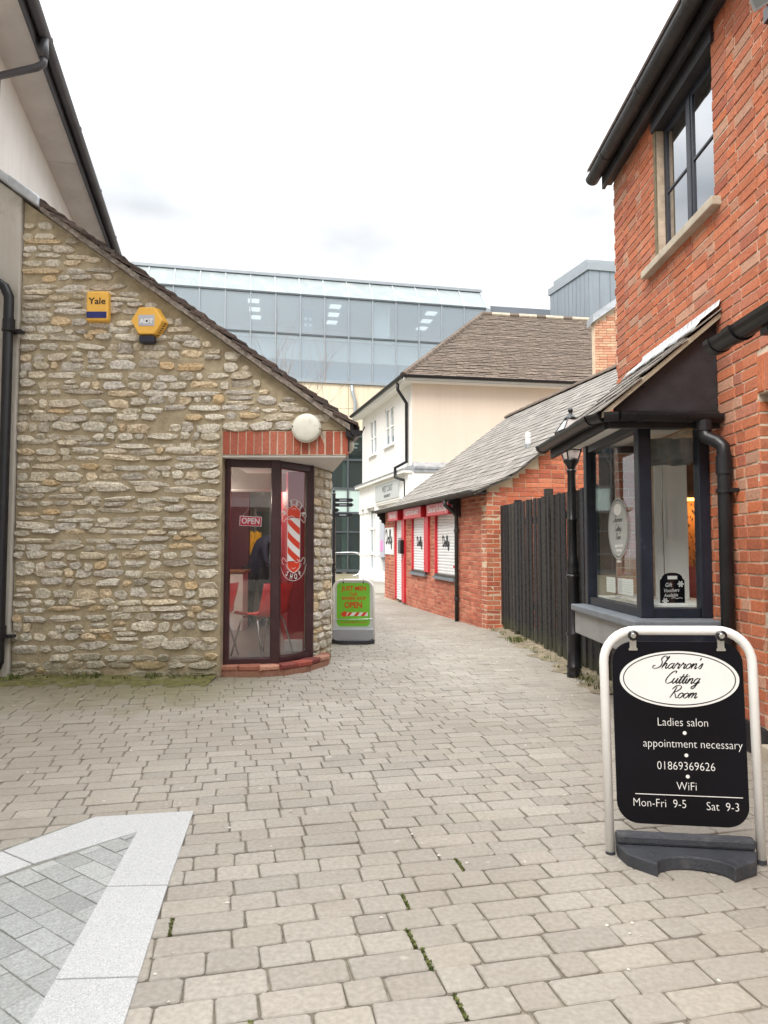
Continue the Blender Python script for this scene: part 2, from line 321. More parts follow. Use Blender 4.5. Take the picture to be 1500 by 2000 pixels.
def link(o, parent):
    C.objects.link(o)
    if parent is not None:
        o.parent = parent
        o.matrix_parent_inverse = Matrix.Translation(-parent.location) if parent.type == 'EMPTY' else Matrix()
    return o
def fixn(me):
    import bmesh
    bm = bmesh.new(); bm.from_mesh(me); bmesh.ops.recalc_face_normals(bm, faces=bm.faces); bm.to_mesh(me); bm.free()
def obj(name, mb, mat, parent=None, smooth=False, bev=0, kind=None, label=None, fix=True):
    me = mb.mesh(name) if isinstance(mb, MB) else mb
    if fix: fixn(me)
    me.materials.append(MT[mat] if isinstance(mat, str) else mat)
    if smooth: me.polygons.foreach_set('use_smooth', [True] * len(me.polygons))
    o = bpy.data.objects.new(name, me); link(o, parent)
    if bev:
        b = o.modifiers.new('edge', 'BEVEL'); b.width = bev; b.segments = 2; b.limit_method = 'ANGLE'; b.angle_limit = R(40)
    if kind: o['kind'] = kind
    if label: o['label'] = label
    return o
def thing(name, label, cat, loc=(0, 0, 0), group=None):
    o = bpy.data.objects.new(name, None); C.objects.link(o); o.location = loc; o.empty_display_size = .2
    o['label'] = label; o['category'] = cat
    if group: o['group'] = group
    return o
def tag(o, label, cat, group=None):
    o['label'] = label; o['category'] = cat
    if group: o['group'] = group
    return o
def inst(name, me, M, parent):
    o = bpy.data.objects.new(name, me); link(o, parent); o.matrix_basis = M; return o
def frame(o, u, n):
    """maps (along wall, outward, up) to the world"""
    o = Vector(o); u = Vector(u).normalized(); n = Vector(n).normalized()
    return lambda p: o + u * p[0] + n * p[1] + Vector((0, 0, p[2]))
def fmat(o, u, n):
    u = Vector(u).normalized(); n = Vector(n).normalized()
    return Matrix(((u.x, n.x, 0, o[0]), (u.y, n.y, 0, o[1]), (u.z, n.z, 1, o[2]), (0, 0, 0, 1)))
FWD = Vector((0, math.cos(PITCH), math.sin(PITCH))); UPV = Vector((0, -math.sin(PITCH), math.cos(PITCH)))
def shown_size(p, a):
    """rough share of the photograph a piece of area a takes, to choose which pieces become objects"""
    d = Vector(p) - CAM; z = d.dot(FWD)
    if z < .2: return 0
    if abs(d.x / z) > .54 or abs(d.dot(UPV) / z) > .72: return 1e-9
    return a / (z * z)
def text(s, size, M, mat, parent=None, name='lettering', bold=0., sx=1., align='CENTER', space=1., ext=.0008):
    cu = bpy.data.curves.new(name, 'FONT'); cu.body = s; cu.size = size; cu.align_x = align; cu.align_y = 'CENTER'
    cu.offset = bold * size; cu.extrude = ext; cu.space_character = space; cu.resolution_u = 3
    o = bpy.data.objects.new(name, cu); me = bpy.data.meshes.new_from_object(o)
    bpy.data.objects.remove(o); bpy.data.curves.remove(cu)
    me.transform(M @ Matrix.Diagonal((sx, 1, 1, 1)))
    me.materials.clear()
    return obj(name, me, mat, parent, fix=False)
def face(o, u, n):
    """matrix for flat print: x along u, y up, z out of the surface along n"""
    u = Vector(u).normalized(); n = Vector(n).normalized(); v = n.cross(u)
    return Matrix(((u.x, v.x, n.x, o[0]), (u.y, v.y, n.y, o[1]), (u.z, v.z, n.z, o[2]), (0, 0, 0, 1)))
def ribbon(strokes, wd, T, mb=None, pen=None, closed=False):
    """flat brush strokes through the given points"""
    mb = mb or MB()
    for st in strokes:
        P = [Vector((x, y)) for x, y in st]; Q = []
        k = len(P)
        for i in range(k - 1):
            p0 = P[max(i - 1, 0)]; p1 = P[i]; p2 = P[i + 1]; p3 = P[min(i + 2, k - 1)]
            m = 6 if k > 2 else 1
            for j in range(m):
                t = j / m
                Q.append(.5 * ((2 * p1) + (p2 - p0) * t + (2 * p0 - 5 * p1 + 4 * p2 - p3) * t * t + (3 * p1 - p0 - 3 * p2 + p3) * t ** 3))
        Q.append(P[-1]); n = len(Q); vs = []
        for i in range(n):
            d = Q[min(i + 1, n - 1)] - Q[max(i - 1, 0)]
            d = d.normalized() if d.length > 1e-9 else Vector((1, 0))
            nn = Vector((-d.y, d.x)); h = wd / 2
            if pen: h *= pen[0] + (1 - pen[0]) * abs(d.dot(Vector((math.cos(pen[1]), math.sin(pen[1])))))
            if pen and n > 3: h *= .45 + .55 * min(1, min(i, n - 1 - i) / 3)
            vs += [Q[i] + nn * h, Q[i] - nn * h]
        mb.add([T((p.x, p.y)) for p in vs], [(2 * i, 2 * i + 1, 2 * i + 3, 2 * i + 2) for i in range(n - 1)])
    return mb
SF = {'a': ([[(.9, .85), (.6, 1), (.2, .7), (.1, .25), (.4, 0), (.8, .4), (.95, 1), (.88, .3), (1.05, 0), (1.35, .3)]], 1.2),
 'r': ([[(0, .3), (.3, 1.1), (.4, .8), (.78, .85), (.68, .2), (.82, 0), (1.05, .3)]], 1.0),
 'n': ([[(0, .3), (.22, 1), (.17, .5), (.1, 0)], [(.1, .2), (.4, .8), (.68, 1), (.76, .6), (.7, .15), (.85, 0), (1.1, .3)]], 1.05),
 'm': ([[(0, .3), (.22, 1), (.17, .5), (.1, 0)], [(.1, .2), (.35, .8), (.6, 1), (.66, .6), (.58, 0)], [(.58, .2), (.85, .8), (1.1, 1), (1.18, .6), (1.12, .15), (1.27, 0), (1.6, .35)]], 1.6),
 'o': ([[(.5, 1), (.15, .7), (.1, .25), (.4, 0), (.75, .3), (.78, .75), (.5, 1), (.62, .82), (1.0, .85)]], .95),
 'h': ([[(0, .3), (.4, 1.6), (.58, 2.15), (.45, 2.2), (.27, 1.2), (.1, 0)], [(.12, .3), (.45, .95), (.7, .9), (.7, .3), (.85, 0), (1.1, .3)]], 1.05),
 's': ([[(0, .2), (.45, 1.0), (.52, .5), (.42, .05), (.1, .02)]], .6), "'": ([[(.1, 2.0), (.0, 1.55)]], .25),
 'u': ([[(0, .4), (.2, 1), (.1, .3), (.3, 0), (.65, .4), (.85, 1), (.8, .25), (.95, 0), (1.2, .3)]], 1.1),
 't': ([[(0, .3), (.38, 1.3), (.47, 1.75), (.32, .8), (.25, .2), (.4, 0), (.65, .3)], [(-.1, 1.2), (.8, 1.27)]], .6),
 'i': ([[(0, .3), (.2, .95), (.15, .3), (.3, 0), (.5, .3)], [(.28, 1.35), (.34, 1.45)]], .45),
 'g': ([[(.85, .85), (.55, 1), (.15, .65), (.15, .2), (.45, 0), (.8, .45), (.92, 1), (.8, 0), (.55, -.8), (.2, -.95), (.1, -.6), (.6, -.2), (1.2, .35)]], 1.1),
 'S': ([[(1.5, 1.85), (1.35, 2.3), (.9, 2.25), (.65, 1.75), (1.0, 1.2), (1.05, .5), (.5, .05), (-.2, .1), (-.25, .5), (.1, .6)]], 1.3),
 'C': ([[(1.35, 1.85), (1.35, 2.3), (.8, 2.15), (.3, 1.3), (.2, .5), (.6, 0), (1.2, .2), (1.5, .6)]], 1.35),
 'R': ([[(.6, 2.1), (.45, 1.2), (.15, 0)], [(-.1, 1.6), (.4, 2.25), (1.2, 2.25), (1.35, 1.75), (.9, 1.25), (.5, 1.15), (.9, .6), (1.2, .05), (1.55, .15)]], 1.45),
 'D': ([[(.5, 2.1), (.25, 1.2), (.35, .1), (.0, .2), (.5, .0), (1.15, .5), (1.2, 1.5), (.7, 2.15), (.1, 2.0), (.0, 1.6)]], 1.35),
 'l': ([[(0, .3), (.45, 1.6), (.5, 2.15), (.3, 1.9), (.15, .3), (.3, 0), (.55, .3)]], .5),
 'y': ([[(0, .8), (.2, 1), (.2, .4), (.4, .2), (.8, 1), (.7, .1), (.4, -.8), (.05, -.7), (.4, -.2), (1.0, .4)]], 1.0)}
def script(word, size, T, wd, slant=.5, mb=None, pen=(.35, R(60))):
    """handwritten-style word built of brush strokes, centred on x"""
    tot = sum(SF[c][1] for c in word); x = -tot / 2; mb = mb or MB()
    for c in word:
        for st in SF[c][0]:
            ribbon([[((x + px + slant * py) * size, py * size) for px, py in st]], wd, T, mb, pen)
        x += SF[c][1]
    return mb

# ---- pieces laid in walls
def plate(w, h, d, ch, j, rg):
    """a brick or block: front at y=0 (outward +y), body behind it, chamfered worn arris"""
    q = lambda: rg.uniform(-j, j)
    c = [(-w / 2 + q(), -h / 2 + q()), (w / 2 + q(), -h / 2 + q()), (w / 2 + q(), h / 2 + q()), (-w / 2 + q(), h / 2 + q())]
    fr = [(x - math.copysign(ch, x), q() * .6, z - math.copysign(ch, z)) for x, z in c]
    md = [(x, -ch, z) for x, z in c]; bk = [(x, -d, z) for x, z in c]
    vs = fr + md + bk
    fs = [(3, 2, 1, 0)] + [(i, (i + 1) % 4, 4 + (i + 1) % 4, 4 + i) for i in range(4)] + [(4 + i, 4 + (i + 1) % 4, 8 + (i + 1) % 4, 8 + i) for i in range(4)]
    return vs, fs
def bond(u0, u1, z0, z1, holes=(), course=.075, joint=.010, kind='flemish', L=.215, Hd=.1025, rg=rnd):
    """list of (u, z, w, h) for a brick wall with openings cut out; pieces cut at their edges"""
    out = []; row = 0; z = z0
    while z + course * .5 < z1:
        h = course - joint; zc = z + course / 2; cuts = [(a, b) for a, b, c, d in holes if c < zc < d]
        u = u0 - (0 if row % 2 == 0 else (L + joint) * .5 + (Hd * .25 if kind == 'flemish' else 0)); k = row % 2
        while u < u1:
            if kind == 'flemish': wd = L if k % 2 == 0 else Hd
            elif kind == 'mixed': wd = Hd if rg.random() < .22 else L
            else: wd = L
            k += 1
            segs = [(max(u, u0), min(u + wd, u1))]
            for a, b in cuts:
                nx = []
                for s, e in segs:
                    if e <= a or s >= b: nx.append((s, e))
                    else:
                        if s < a: nx.append((s, a - joint * .5))
                        if e > b: nx.append((b + joint * .5, e))
                segs = nx
            for s, e in segs:
                if e - s > .03: out.append(((s + e) / 2, zc, e - s, h))
            u += wd + joint
        z += course; row += 1
    return out
def lay(name, lst, T, FM, mat, parent, nmax, depth=.05, ch=.005, j=.0025, proud=.006, hide=None, seed=1, massname=None, min_keep=0):
    """lay pieces on a wall: the nmax that show largest as objects, the rest as one part"""
    rg = random.Random(seed); cache = {}; sco = []
    for it in lst:
        u, z, wd, h = it; p = T((u, 0, z)); s = shown_size(p, wd * h)
        if hide and hide(u, z): s = 0
        sco.append((s, it))
    sco.sort(key=lambda a: -a[0]); mass = MB(T); n = 0
    for s, (u, z, wd, h) in sco:
        pr = rg.uniform(0, proud)
        if n < nmax and s > 1e-8:
            key = (round(wd, 2), round(h, 3), rg.randrange(4))
            if key not in cache:
                vs, fs = plate(wd, h, depth, ch, j, rg); m = MB(); m.add(vs, fs); me = m.mesh(name); fixn(me); me.materials.append(MT[mat]); cache[key] = me
            inst(name, cache[key], FM @ Matrix.Translation((u, pr, z)) @ Matrix.Rotation(rg.uniform(-.008, .008), 4, 'Y'), parent); n += 1
        else:
            vs, fs = plate(wd, h, depth, ch, j, rg); mass.add([(x + u, y + pr, q + z) for x, y, q in vs], fs)
    if mass.f: obj(massname or name + '_mass', mass, mat, parent, kind='stuff')
def rubble(mb_or_none, w, h, rg, n=9):
    """one rough angular stone, outward +y"""
    e = rg.uniform(3.0, 8.0); out = []; sk = rg.uniform(-.18, .18); tp = rg.uniform(-.16, .16)
    for i in range(n):
        a = 2 * math.pi * (i + .5) / n + rg.uniform(-.22, .22)
        c, s = math.cos(a), math.sin(a); r = (abs(c) ** e + abs(s) ** e) ** (-1 / e) * (1 + rg.uniform(-.16, .06))
        x, z = max(-1.04, min(1.04, r * c)), max(-1.04, min(1.04, r * s)); out.append(((x + sk * z * h / w) * w / 2, z * (1 + tp * x) * h / 2))
    pr = rg.uniform(.008, .027); tilt = rg.uniform(-.35, .35) * pr; tx = rg.uniform(-.3, .3) * pr; vs = []
    for x, z in out: vs.append((x, -.03, z))
    for x, z in out: vs.append((x * .985, pr * rg.uniform(.2, .6), z * .97))
    for x, z in out: vs.append((x * rg.uniform(.86, .97), pr + rg.uniform(-.007, .006) + tilt * z / h * 2 + tx * x / w * 2, z * rg.uniform(.74, .95)))
    for k in range(2): vs.append(((k - .5) * .5 * w + rg.uniform(-.1, .1) * w, pr + rg.uniform(-.002, .010), rg.uniform(-.18, .18) * h))
    fs = []; c0, c1 = 3 * n, 3 * n + 1
    for k in range(2):
        for i in range(n): fs.append((k * n + i, k * n + (i + 1) % n, (k + 1) * n + (i + 1) % n, (k + 1) * n + i))
    cen = [c1 if out[i][0] > 0 else c0 for i in range(n)]
    for i in range(n):
        j = (i + 1) % n
        if cen[i] == cen[j]: fs.append((2 * n + i, 2 * n + j, cen[i]))
        else: fs.append((2 * n + i, 2 * n + j, cen[j], cen[i]))
    return vs, fs


# ================================================================== GROUND
LA = math.atan(.22); LU = Vector((math.cos(LA), math.sin(LA), 0)); LV = Vector((-math.sin(LA), math.cos(LA), 0))
g = MB(); g.quad((-90, -60, -.012), (90, -60, -.012), (90, 150, -.012), (-90, 150, -.012))
ground = obj('ground', g, 'joint', kind='structure')
# the far end of the lane, too far off to tell its pavers apart
m = MB(); m.quad((-14, 21.5, -.004), (12, 21.5, -.004), (12, 60, -.004), (-14, 60, -.004))
obj('far_pavement', m, 'paver', kind='structure')

def paver_shape(w, h, rg, fine=True):
    c = .0075 if fine else .0; b = .0035; q = lambda a: rg.uniform(-a, a)
    x, y = w / 2, h / 2
    if fine:
        cc = [c * rg.uniform(.6, 1.5) for _ in range(4)]
        pts = [(-x + cc[0], -y), (x - cc[1], -y), (x, -y + cc[1]), (x, y - cc[2]), (x - cc[2], y), (-x + cc[3], y), (-x, y - cc[3]), (-x, -y + cc[0])]
    else: pts = [(-x, -y), (x, -y), (x, y), (-x, y)]
    pts = [(px + q(.0025), py + q(.0025)) for px, py in pts]; n = len(pts)
    vs = [(px, py, -.03) for px, py in pts] + [(px, py, -b) for px, py in pts] + [(px * (1 - 2 * b / w), py * (1 - 2 * b / h), q(.0008)) for px, py in pts]
    fs = [tuple(range(2 * n, 3 * n))]
    for k in range(2):
        for i in range(n): fs.append((k * n + i, k * n + (i + 1) % n, (k + 1) * n + (i + 1) % n, (k + 1) * n + i))
    return vs, fs
GR_OUT = [(-1.33, 3.369), (-.892, 3.447), (-.669, 1.926), (-.50, .8), (-2.9, .8), (-1.98, 2.40), (-1.56, 2.987)]
def inpoly(p, poly):
    r = False; j = len(poly) - 1
    for i in range(len(poly)):
        a, b = poly[i], poly[j]
        if (a[1] > p[1]) != (b[1] > p[1]) and p[0] < (b[0] - a[0]) * (p[1] - a[1]) / (b[1] - a[1]) + a[0]: r = not r
        j = i
    return r
pav_bed = MB(); pav_bed.quad((-6, 1.0, -.010), (4.5, 1.0, -.010), (4.5, 21.6, -.010), (-6, 21.6, -.010))
pavement = obj('pavement', pav_bed, 'joint', kind='structure')
rg = random.Random(11); CRS = .119; lst = []
v = .9; row = 0
while v < 22.5:
    u = -7 + rg.uniform(0, .2); prev = None
    while u < 8.5:
        wd = rg.choices([.236, .158, .118], [.40, .36, .24])[0]
        if prev == wd == .118: wd = .158
        prev = wd
        p = LU * (u + wd / 2) + LV * (v + CRS / 2)
        xl = -.56 * p.y - .7 if p.y < 7.15 else -1.15 if p.y < 8.2 else -.75 - .19 * (p.y - 8.2)
        xr = min(.56 * p.y + .7, 2.4 if p.y < 11.5 else 1.75 - .21 * (p.y - 11.3))
        if p.y > 1.2 and p.y < 21.7 and xl < p.x < xr and not all(inpoly((p.x + i * wd * .55, p.y + j * .07), GR_OUT) for i in (-1, 1) for j in (-1, 1)):
            lst.append((shown_size(p, wd * CRS * 1.2 / max(p.y, 1)), p, wd))
        u += wd
    v += CRS; row += 1
lst.sort(key=lambda a: -a[0]); cache = {}; mass = MB(); ang = Matrix.Rotation(LA, 4, 'Z')
for i, (s, p, wd) in enumerate(lst):
    dz = rg.gauss(0, .0012); gap = (.0062 if p.y < 6 else .0048) * rg.uniform(.7, 1.35)
    if i < 300:
        key = (wd, rg.randrange(7))
        if key not in cache:
            vs, fs = paver_shape(wd - gap, CRS - gap, rg); mm = MB().add(vs, fs); me = mm.mesh('paver'); fixn(me); me.materials.append(MT['paver']); cache[key] = me
        M = Matrix.Translation((p.x, p.y, dz - .001)) @ ang @ Matrix.Rotation(rg.gauss(0, .007), 4, 'Z') @ Matrix.Rotation(rg.gauss(0, .006), 4, 'X') @ Matrix.Rotation(rg.gauss(0, .005), 4, 'Y')
        inst('paver', cache[key], M, pavement)
    else:
        vs, fs = paver_shape(wd - gap, CRS - gap, rg, p.y < 7.5); ca, sa = math.cos(LA), math.sin(LA)
        tx, ty = rg.gauss(0, .006), rg.gauss(0, .006)
        mass.add([(p.x + x * ca - y * sa, p.y + x * sa + y * ca, z + dz - .001 + x * tx + y * ty) for x, y, z in vs], fs)
obj('paver_mass', mass, 'paver', pavement, kind='stuff')

# granite border with its grey-green infill
gb = MB(); gb.prism([(x, y, 0) for x, y in [(-1.35, 3.36), (-.91, 3.435), (-.52, .85), (-2.85, .85), (-1.97, 2.38)]], (0, 0, -.011), (0, 0, .0015))
border = obj('granite_border', gb, plain('granite_joint', (.19, .19, .165), .95, var=.3, scale=30), kind='structure')
def inset(poly, d):
    cx = sum(p[0] for p in poly) / len(poly); cy = sum(p[1] for p in poly) / len(poly); n = len(poly); out = []
    ar = sum(poly[i][0] * poly[(i + 1) % n][1] - poly[(i + 1) % n][0] * poly[i][1] for i in range(n)); sg = 1 if ar > 0 else -1
    for i in range(n):
        a, b, c = Vector(poly[i - 1]), Vector(poly[i]), Vector(poly[(i + 1) % n])
        n1 = Vector((-(b - a).y, (b - a).x)).normalized() * sg; n2 = Vector((-(c - b).y, (c - b).x)).normalized() * sg
        k = (n1 + n2); k = k / max(k.length_squared / 2, .4); out.append((b.x + k.x * d, b.y + k.y * d))
    return out
for sl in ([(-1.33, 3.369), (-.892, 3.447), (-.787, 2.69), (-1.012, 2.68), (-1.077, 3.183), (-1.368, 2.867), (-1.555, 2.99)],
           [(-.787, 2.69), (-.70, 2.125), (-.940, 2.112), (-1.012, 2.68)],
           [(-.70, 2.125), (-.50, .85), (-.80, .85), (-.940, 2.112)],
           [(-1.555, 2.99), (-1.368, 2.867), (-1.80, 2.25), (-1.98, 2.39)]):
    p2 = inset(sl, .003); mm = MB(); mm.prism([(x, y, 0) for x, y in p2], (0, 0, -.008), (0, 0, .006)); obj('granite_slab', mm, 'granite', border, bev=.003)
INN = [(-1.079, 3.165), (-.95, 2.07), (-.81, .87), (-2.42, .87), (-1.79, 2.25), (-1.375, 2.855)]
def clip(poly, cv):
    ar = sum(cv[i][0] * cv[(i + 1) % len(cv)][1] - cv[(i + 1) % len(cv)][0] * cv[i][1] for i in range(len(cv)))
    if ar < 0: cv = cv[::-1]
    for i in range(len(cv)):
        a, b = cv[i], cv[(i + 1) % len(cv)]; o = []
        sd = lambda p: (b[0] - a[0]) * (p[1] - a[1]) - (b[1] - a[1]) * (p[0] - a[0])
        for j in range(len(poly)):
            p, q = poly[j], poly[(j + 1) % len(poly)]; sp, sq = sd(p), sd(q)
            if sp >= 0: o.append(p)
            if sp * sq < 0: t = sp / (sp - sq); o.append((p[0] + (q[0] - p[0]) * t, p[1] + (q[1] - p[1]) * t))
        poly = o
        if len(poly) < 3: return None
    return poly
an = R(-37); ca, sa = math.cos(an), math.sin(an); INC = [(-1.055, 3.215), (-.925, 2.07), (-.785, .87), (-2.45, .87), (-1.815, 2.27)]
for r_ in range(-18, 32):
    for k in range(-10, 22):
        u0 = k * .165 + (r_ % 2) * .083 + rg.uniform(-.004, .004); v0 = r_ * .094
        q = [(u0, v0), (u0 + .161, v0), (u0 + .161, v0 + .090), (u0, v0 + .090)]
        q = [(-2.0 + x * ca - y * sa, 1.9 + x * sa + y * ca) for x, y in q]
        q = clip(q, INC)
        if q:
            ar = abs(sum(q[i][0] * q[(i + 1) % len(q)][1] - q[(i + 1) % len(q)][0] * q[i][1] for i in range(len(q)))) / 2
            if ar > .0012:
                dz = rg.gauss(0, .0008); mm = MB(); mm.prism([(x, y, 0) for x, y in q], (0, 0, -.01), (0, 0, .0046 + dz)); obj('grey_paver', mm, 'greypaver', border, bev=.002)

# moss bank at the foot of the stone wall; soil and weeds at the fence
rg = random.Random(5); mm = MB(); n = 60; prof = []
for i in range(n + 1):
    x = -3.75 + i * 2.13 / n; e = 6.62 + .07 * math.sin(i * .7) + rg.uniform(-.03, .03) - (.10 if i < 12 else 0)
    prof.append((x, e))
for i in range(n):
    (x0, e0), (x1, e1) = prof[i], prof[i + 1]
    mm.quad((x0, e0, .001), (x1, e1, .001), (x1, 6.9, .018), (x0, 6.9, .018)); mm.quad((x0, 6.9, .018), (x1, 6.9, .018), (x1, 7.03, .035), (x0, 7.03, .035))
mm_o = obj('moss', mm, 'moss', smooth=True, kind='stuff')
mm = MB(); n = 70; fp = lambda t: Vector((1.93 + .17 * t, 11.6 - 5.4 * t, 0))
for i in range(n):
    for k in (0,):
        a, b = fp(i / n), fp((i + 1) / n)
        w0 = .24 + .07 * math.sin(i * .5) + .05 * math.sin(i * 1.3); w1 = .24 + .07 * math.sin((i + 1) * .5) + .05 * math.sin((i + 1) * 1.3)
        mm.quad((a.x - w0, a.y, .002), (b.x - w1, b.y, .002), (b.x - .02, b.y, .045), (a.x - .02, a.y, .045)); mm.quad((a.x - .02, a.y, .045), (b.x - .02, b.y, .045), (b.x + .3, b.y, .05), (a.x + .3, a.y, .05))
obj('soil_strip', mm, 'soil', smooth=True, kind='stuff')
mm = MB()
def tuft(x, y, z, k, h, sp):
    for _ in range(k):
        a = rg.uniform(0, 6.28); d = rg.uniform(0, sp); bx, by = x + math.cos(a) * d, y + math.sin(a) * d
        hh = h * rg.uniform(.4, 1.1); le = rg.uniform(.1, .8) * hh; w_ = rg.uniform(.003, .007); b = rg.uniform(0, 6.28)
        dx, dy = math.cos(b) * le, math.sin(b) * le; px, py = -math.sin(b) * w_, math.cos(b) * w_
        mm.add([(bx - px, by - py, z), (bx + px, by + py, z), (bx + dx * .5 + px * .8, by + dy * .5 + py * .8, z + hh * .65), (bx + dx * .5 - px * .8, by + dy * .5 - py * .8, z + hh * .65), (bx + dx, by + dy, z + hh)], [(0, 1, 2, 3), (3, 2, 4)])
for i in range(50):
    t = rg.random(); a = fp(t); tuft(a.x - rg.uniform(0.0, .24), a.y, .01, rg.randint(3, 8), .035, .05)
for t, k, h in ((.33, 70, .075), (.36, 60, .08), (.30, 30, .05), (.63, 16, .05), (.9, 40, .06), (.95, 30, .05), (.86, 20, .05)):
    a = fp(t); tuft(a.x - .17, a.y, .01, k, h, .16)
for i in range(24): tuft(rg.uniform(-3.6, -1.65), rg.uniform(6.86, 6.98), .02, 5, .035, .03)
for a in ((-3.52, 6.85), (-2.9, 6.9), (-2.75, 6.93), (-2.2, 6.94)): tuft(a[0], a[1], .02, 34, .06, .09)
obj('weeds', mm, 'grass', kind='stuff')
# moss in the open joints of the near pavers, and scattered grit on the lane
mm = MB()
for tx, ty in ((.205, 2.56), (.175, 2.43), (.245, 2.27), (.235, 2.06), (-.30, 1.98), (.50, 2.9), (-.52, 2.45)):
    s_, p, wd = min(lst, key=lambda q: (q[1].x - tx) ** 2 + (q[1].y - ty) ** 2); c_ = p - LU * (wd / 2)
    for k in range(110):
        q = c_ + LV * rg.uniform(-.055, .055) + LU * rg.uniform(-.004, .004); tuft(q.x, q.y, -.007, 1, .012, .002)
obj('joint_moss', mm, 'grass', kind='stuff')
mm = MB()
for i in range(420):
    y = 2.0 + 9.5 * rg.random() ** .8; x = rg.uniform(-.5 * y, min(.45 * y, 1.9)) if rg.random() < .45 else rg.uniform(.9, 1.95) if y > 4 else rg.uniform(-1, 1)
    if y > 6.6 and x < -.4: continue
    s = rg.uniform(.003, .009); c = [(x + s * rg.uniform(.6, 1.3) * math.cos(k * 1.26 + .3), y + s * rg.uniform(.6, 1.3) * math.sin(k * 1.26 + .3), .0015) for k in range(5)]
    mm.add(c + [(x, y, .0015 + s * .6)], [(k, (k + 1) % 5, 5) for k in range(5)])
obj('grit', mm, plain('pale_grit', (.55, .51, .45), .9, var=.3, scale=40), kind='stuff')

# ================================================================== STONE BARBER SHOP
ROOFZ = lambda x: 4.693 - .713 * (x + 3.386)      # top line of the verge tiles
shop = thing('stone_barber_shop', 'rubble stone barber shop with one long tiled roof slope and a corner shop window', 'shop', (-2, 8, 0))
TW = frame((0, 7.0, 0), (1, 0, 0), (0, -1, 0)); FW = fmat((0, 7.0, 0), (1, 0, 0), (0, -1, 0))
wl = MB()
zt = lambda x: ROOFZ(x) - .12
wl.prism([(-3.60, 7, -.05), (-1.59, 7, -.05), (-1.59, 7, zt(-1.59)), (-3.60, 7, zt(-3.60))], (0, 0, 0), (0, .32, 0))
wl.prism([(-1.588, 7, 2.42), (-.372, 7, 2.42), (-.372, 7, zt(-.372)), (-1.588, 7, zt(-1.588))], (0, .0, 0), (0, .32, 0))
wl.prism([(-1.60, 7.012, 2.175), (-.375, 7.012, 2.175), (-.375, 7.012, 2.42), (-1.60, 7.012, 2.42)], (0, 0, 0), (0, .28, 0))
obj('gable_wall', wl, 'mortar', shop)
rg = random.Random(21); st = []; z = .02
while z < 4.75:
    ch = rg.choice([.062, .072, .082, .092, .104, .078]); x = -3.60 + rg.uniform(-.02, .0)
    wob = rg.uniform(0, 6.28); wa = rg.uniform(.006, .022)
    while x < -.38:
        wd = rg.choice([.09, .12, .15, .17, .20, .23, .27, .31]) * rg.uniform(.85, 1.15)
        if ch < .08: wd *= 1.25
        x1 = x + wd; zc = z + ch / 2 + wa * math.sin(wob + x * 2.2) + rg.uniform(-.014, .014)
        lim = -1.60 if zc - ch / 2 < 2.165 or zc - ch * .5 < 2.40 and zc - ch / 2 < 2.41 else -.375
        if x > lim - .05: break
        x1 = min(x1, lim)
        if lim - x1 < .13: x1 = lim
        hh = ch * rg.uniform(.78, 1.14)
        gp = rg.uniform(.004, .022)
        if zc + hh / 2 < zt(x1) + .05 and x1 - x > .06 and rg.random() > .02:
            ww = x1 - x - gp
            if hh > .095 and ww > .13 and rg.random() < .18:      # two thin stones instead of one
                st.append(((x + x1) / 2 - ww * .02, zc - hh * .25, ww * .96, hh * .44)); st.append(((x + x1) / 2, zc + hh * .25, ww * rg.uniform(.6, .95), hh * .44))
            else: st.append(((x + x1) / 2, zc, ww, hh * .93))
        x = x1
    z += ch * .985 + .004
def lay_stones(lst, T, FM, parent, nmax):
    lst = sorted(lst, key=lambda s: -shown_size(T((s[0], 0, s[1])), s[2] * s[3])); mass = MB(T)
    for i, (u, z, wd, h) in enumerate(lst):
        vs, fs = rubble(None, wd, h, rg); ro = rg.gauss(0, .035)
        if i < nmax:
            me = MB().add(vs, fs).mesh('stone'); fixn(me); me.materials.append(MT['stone'])
            inst('stone', me, FM @ Matrix.Translation((u, 0, z)) @ Matrix.Rotation(ro, 4, 'Y'), parent)
        else: mass.add([(x + u, y, q + z) for x, y, q in vs], fs)
    if mass.f: obj('small_stones', mass, 'stone', parent, kind='stuff')
lay_stones(st, TW, FW, shop, 290)
# a few fallen-forward footing stones are part of the wall; pier beside the window
PU = Vector((.16, .56, 0)).normalized(); PN = Vector((.56, -.16, 0)).normalized()
TP = frame((-.775, 7.70, 0), PU, PN); FP = fmat((-.775, 7.70, 0), PU, PN)
pm = MB(TP); pm.box(.04, .60, -.10, 0, .0, 2.15); pier = obj('corner_pier', pm, 'mortar', shop)
ps = []; z = .05
while z < 2.12:
    ch = rg.choice([.07, .085, .1, .115]); x = rg.uniform(-.01, .01)
    while x < .55:
        wd = min(rg.choice([.16, .22, .28, .34]), .60 - x); ps.append((x + wd / 2, z + ch / 2, wd - .018, ch * .88)); x += wd
    z += ch
for (u, z, wd, h) in ps:
    if wd < .05: continue
    vs, fs = rubble(None, wd, h, rg); me = MB().add(vs, fs).mesh('stone'); fixn(me); me.materials.append(MT['stone'])
    o = bpy.data.objects.new('stone', me); C.objects.link(o); o.parent = pier; o.matrix_basis = FP @ Matrix.Translation((u, 0, z))
# soldier course over the window
ls = []; x = -1.583; rg = random.Random(3)
while x < -.40:
    wd = rg.uniform(.064, .070); ls.append((x + wd / 2, 2.29, wd, .232)); x += wd + .011
sm = MB(); sm.box(-1.588, -.374, 7.0, 7.03, 2.172, 2.408); obj('lintel_bed', sm, 'brickmortar', shop)
lay('lintel_brick', ls, TW, FW, 'soldier', shop, 40, proud=.006, ch=.004, j=.002)
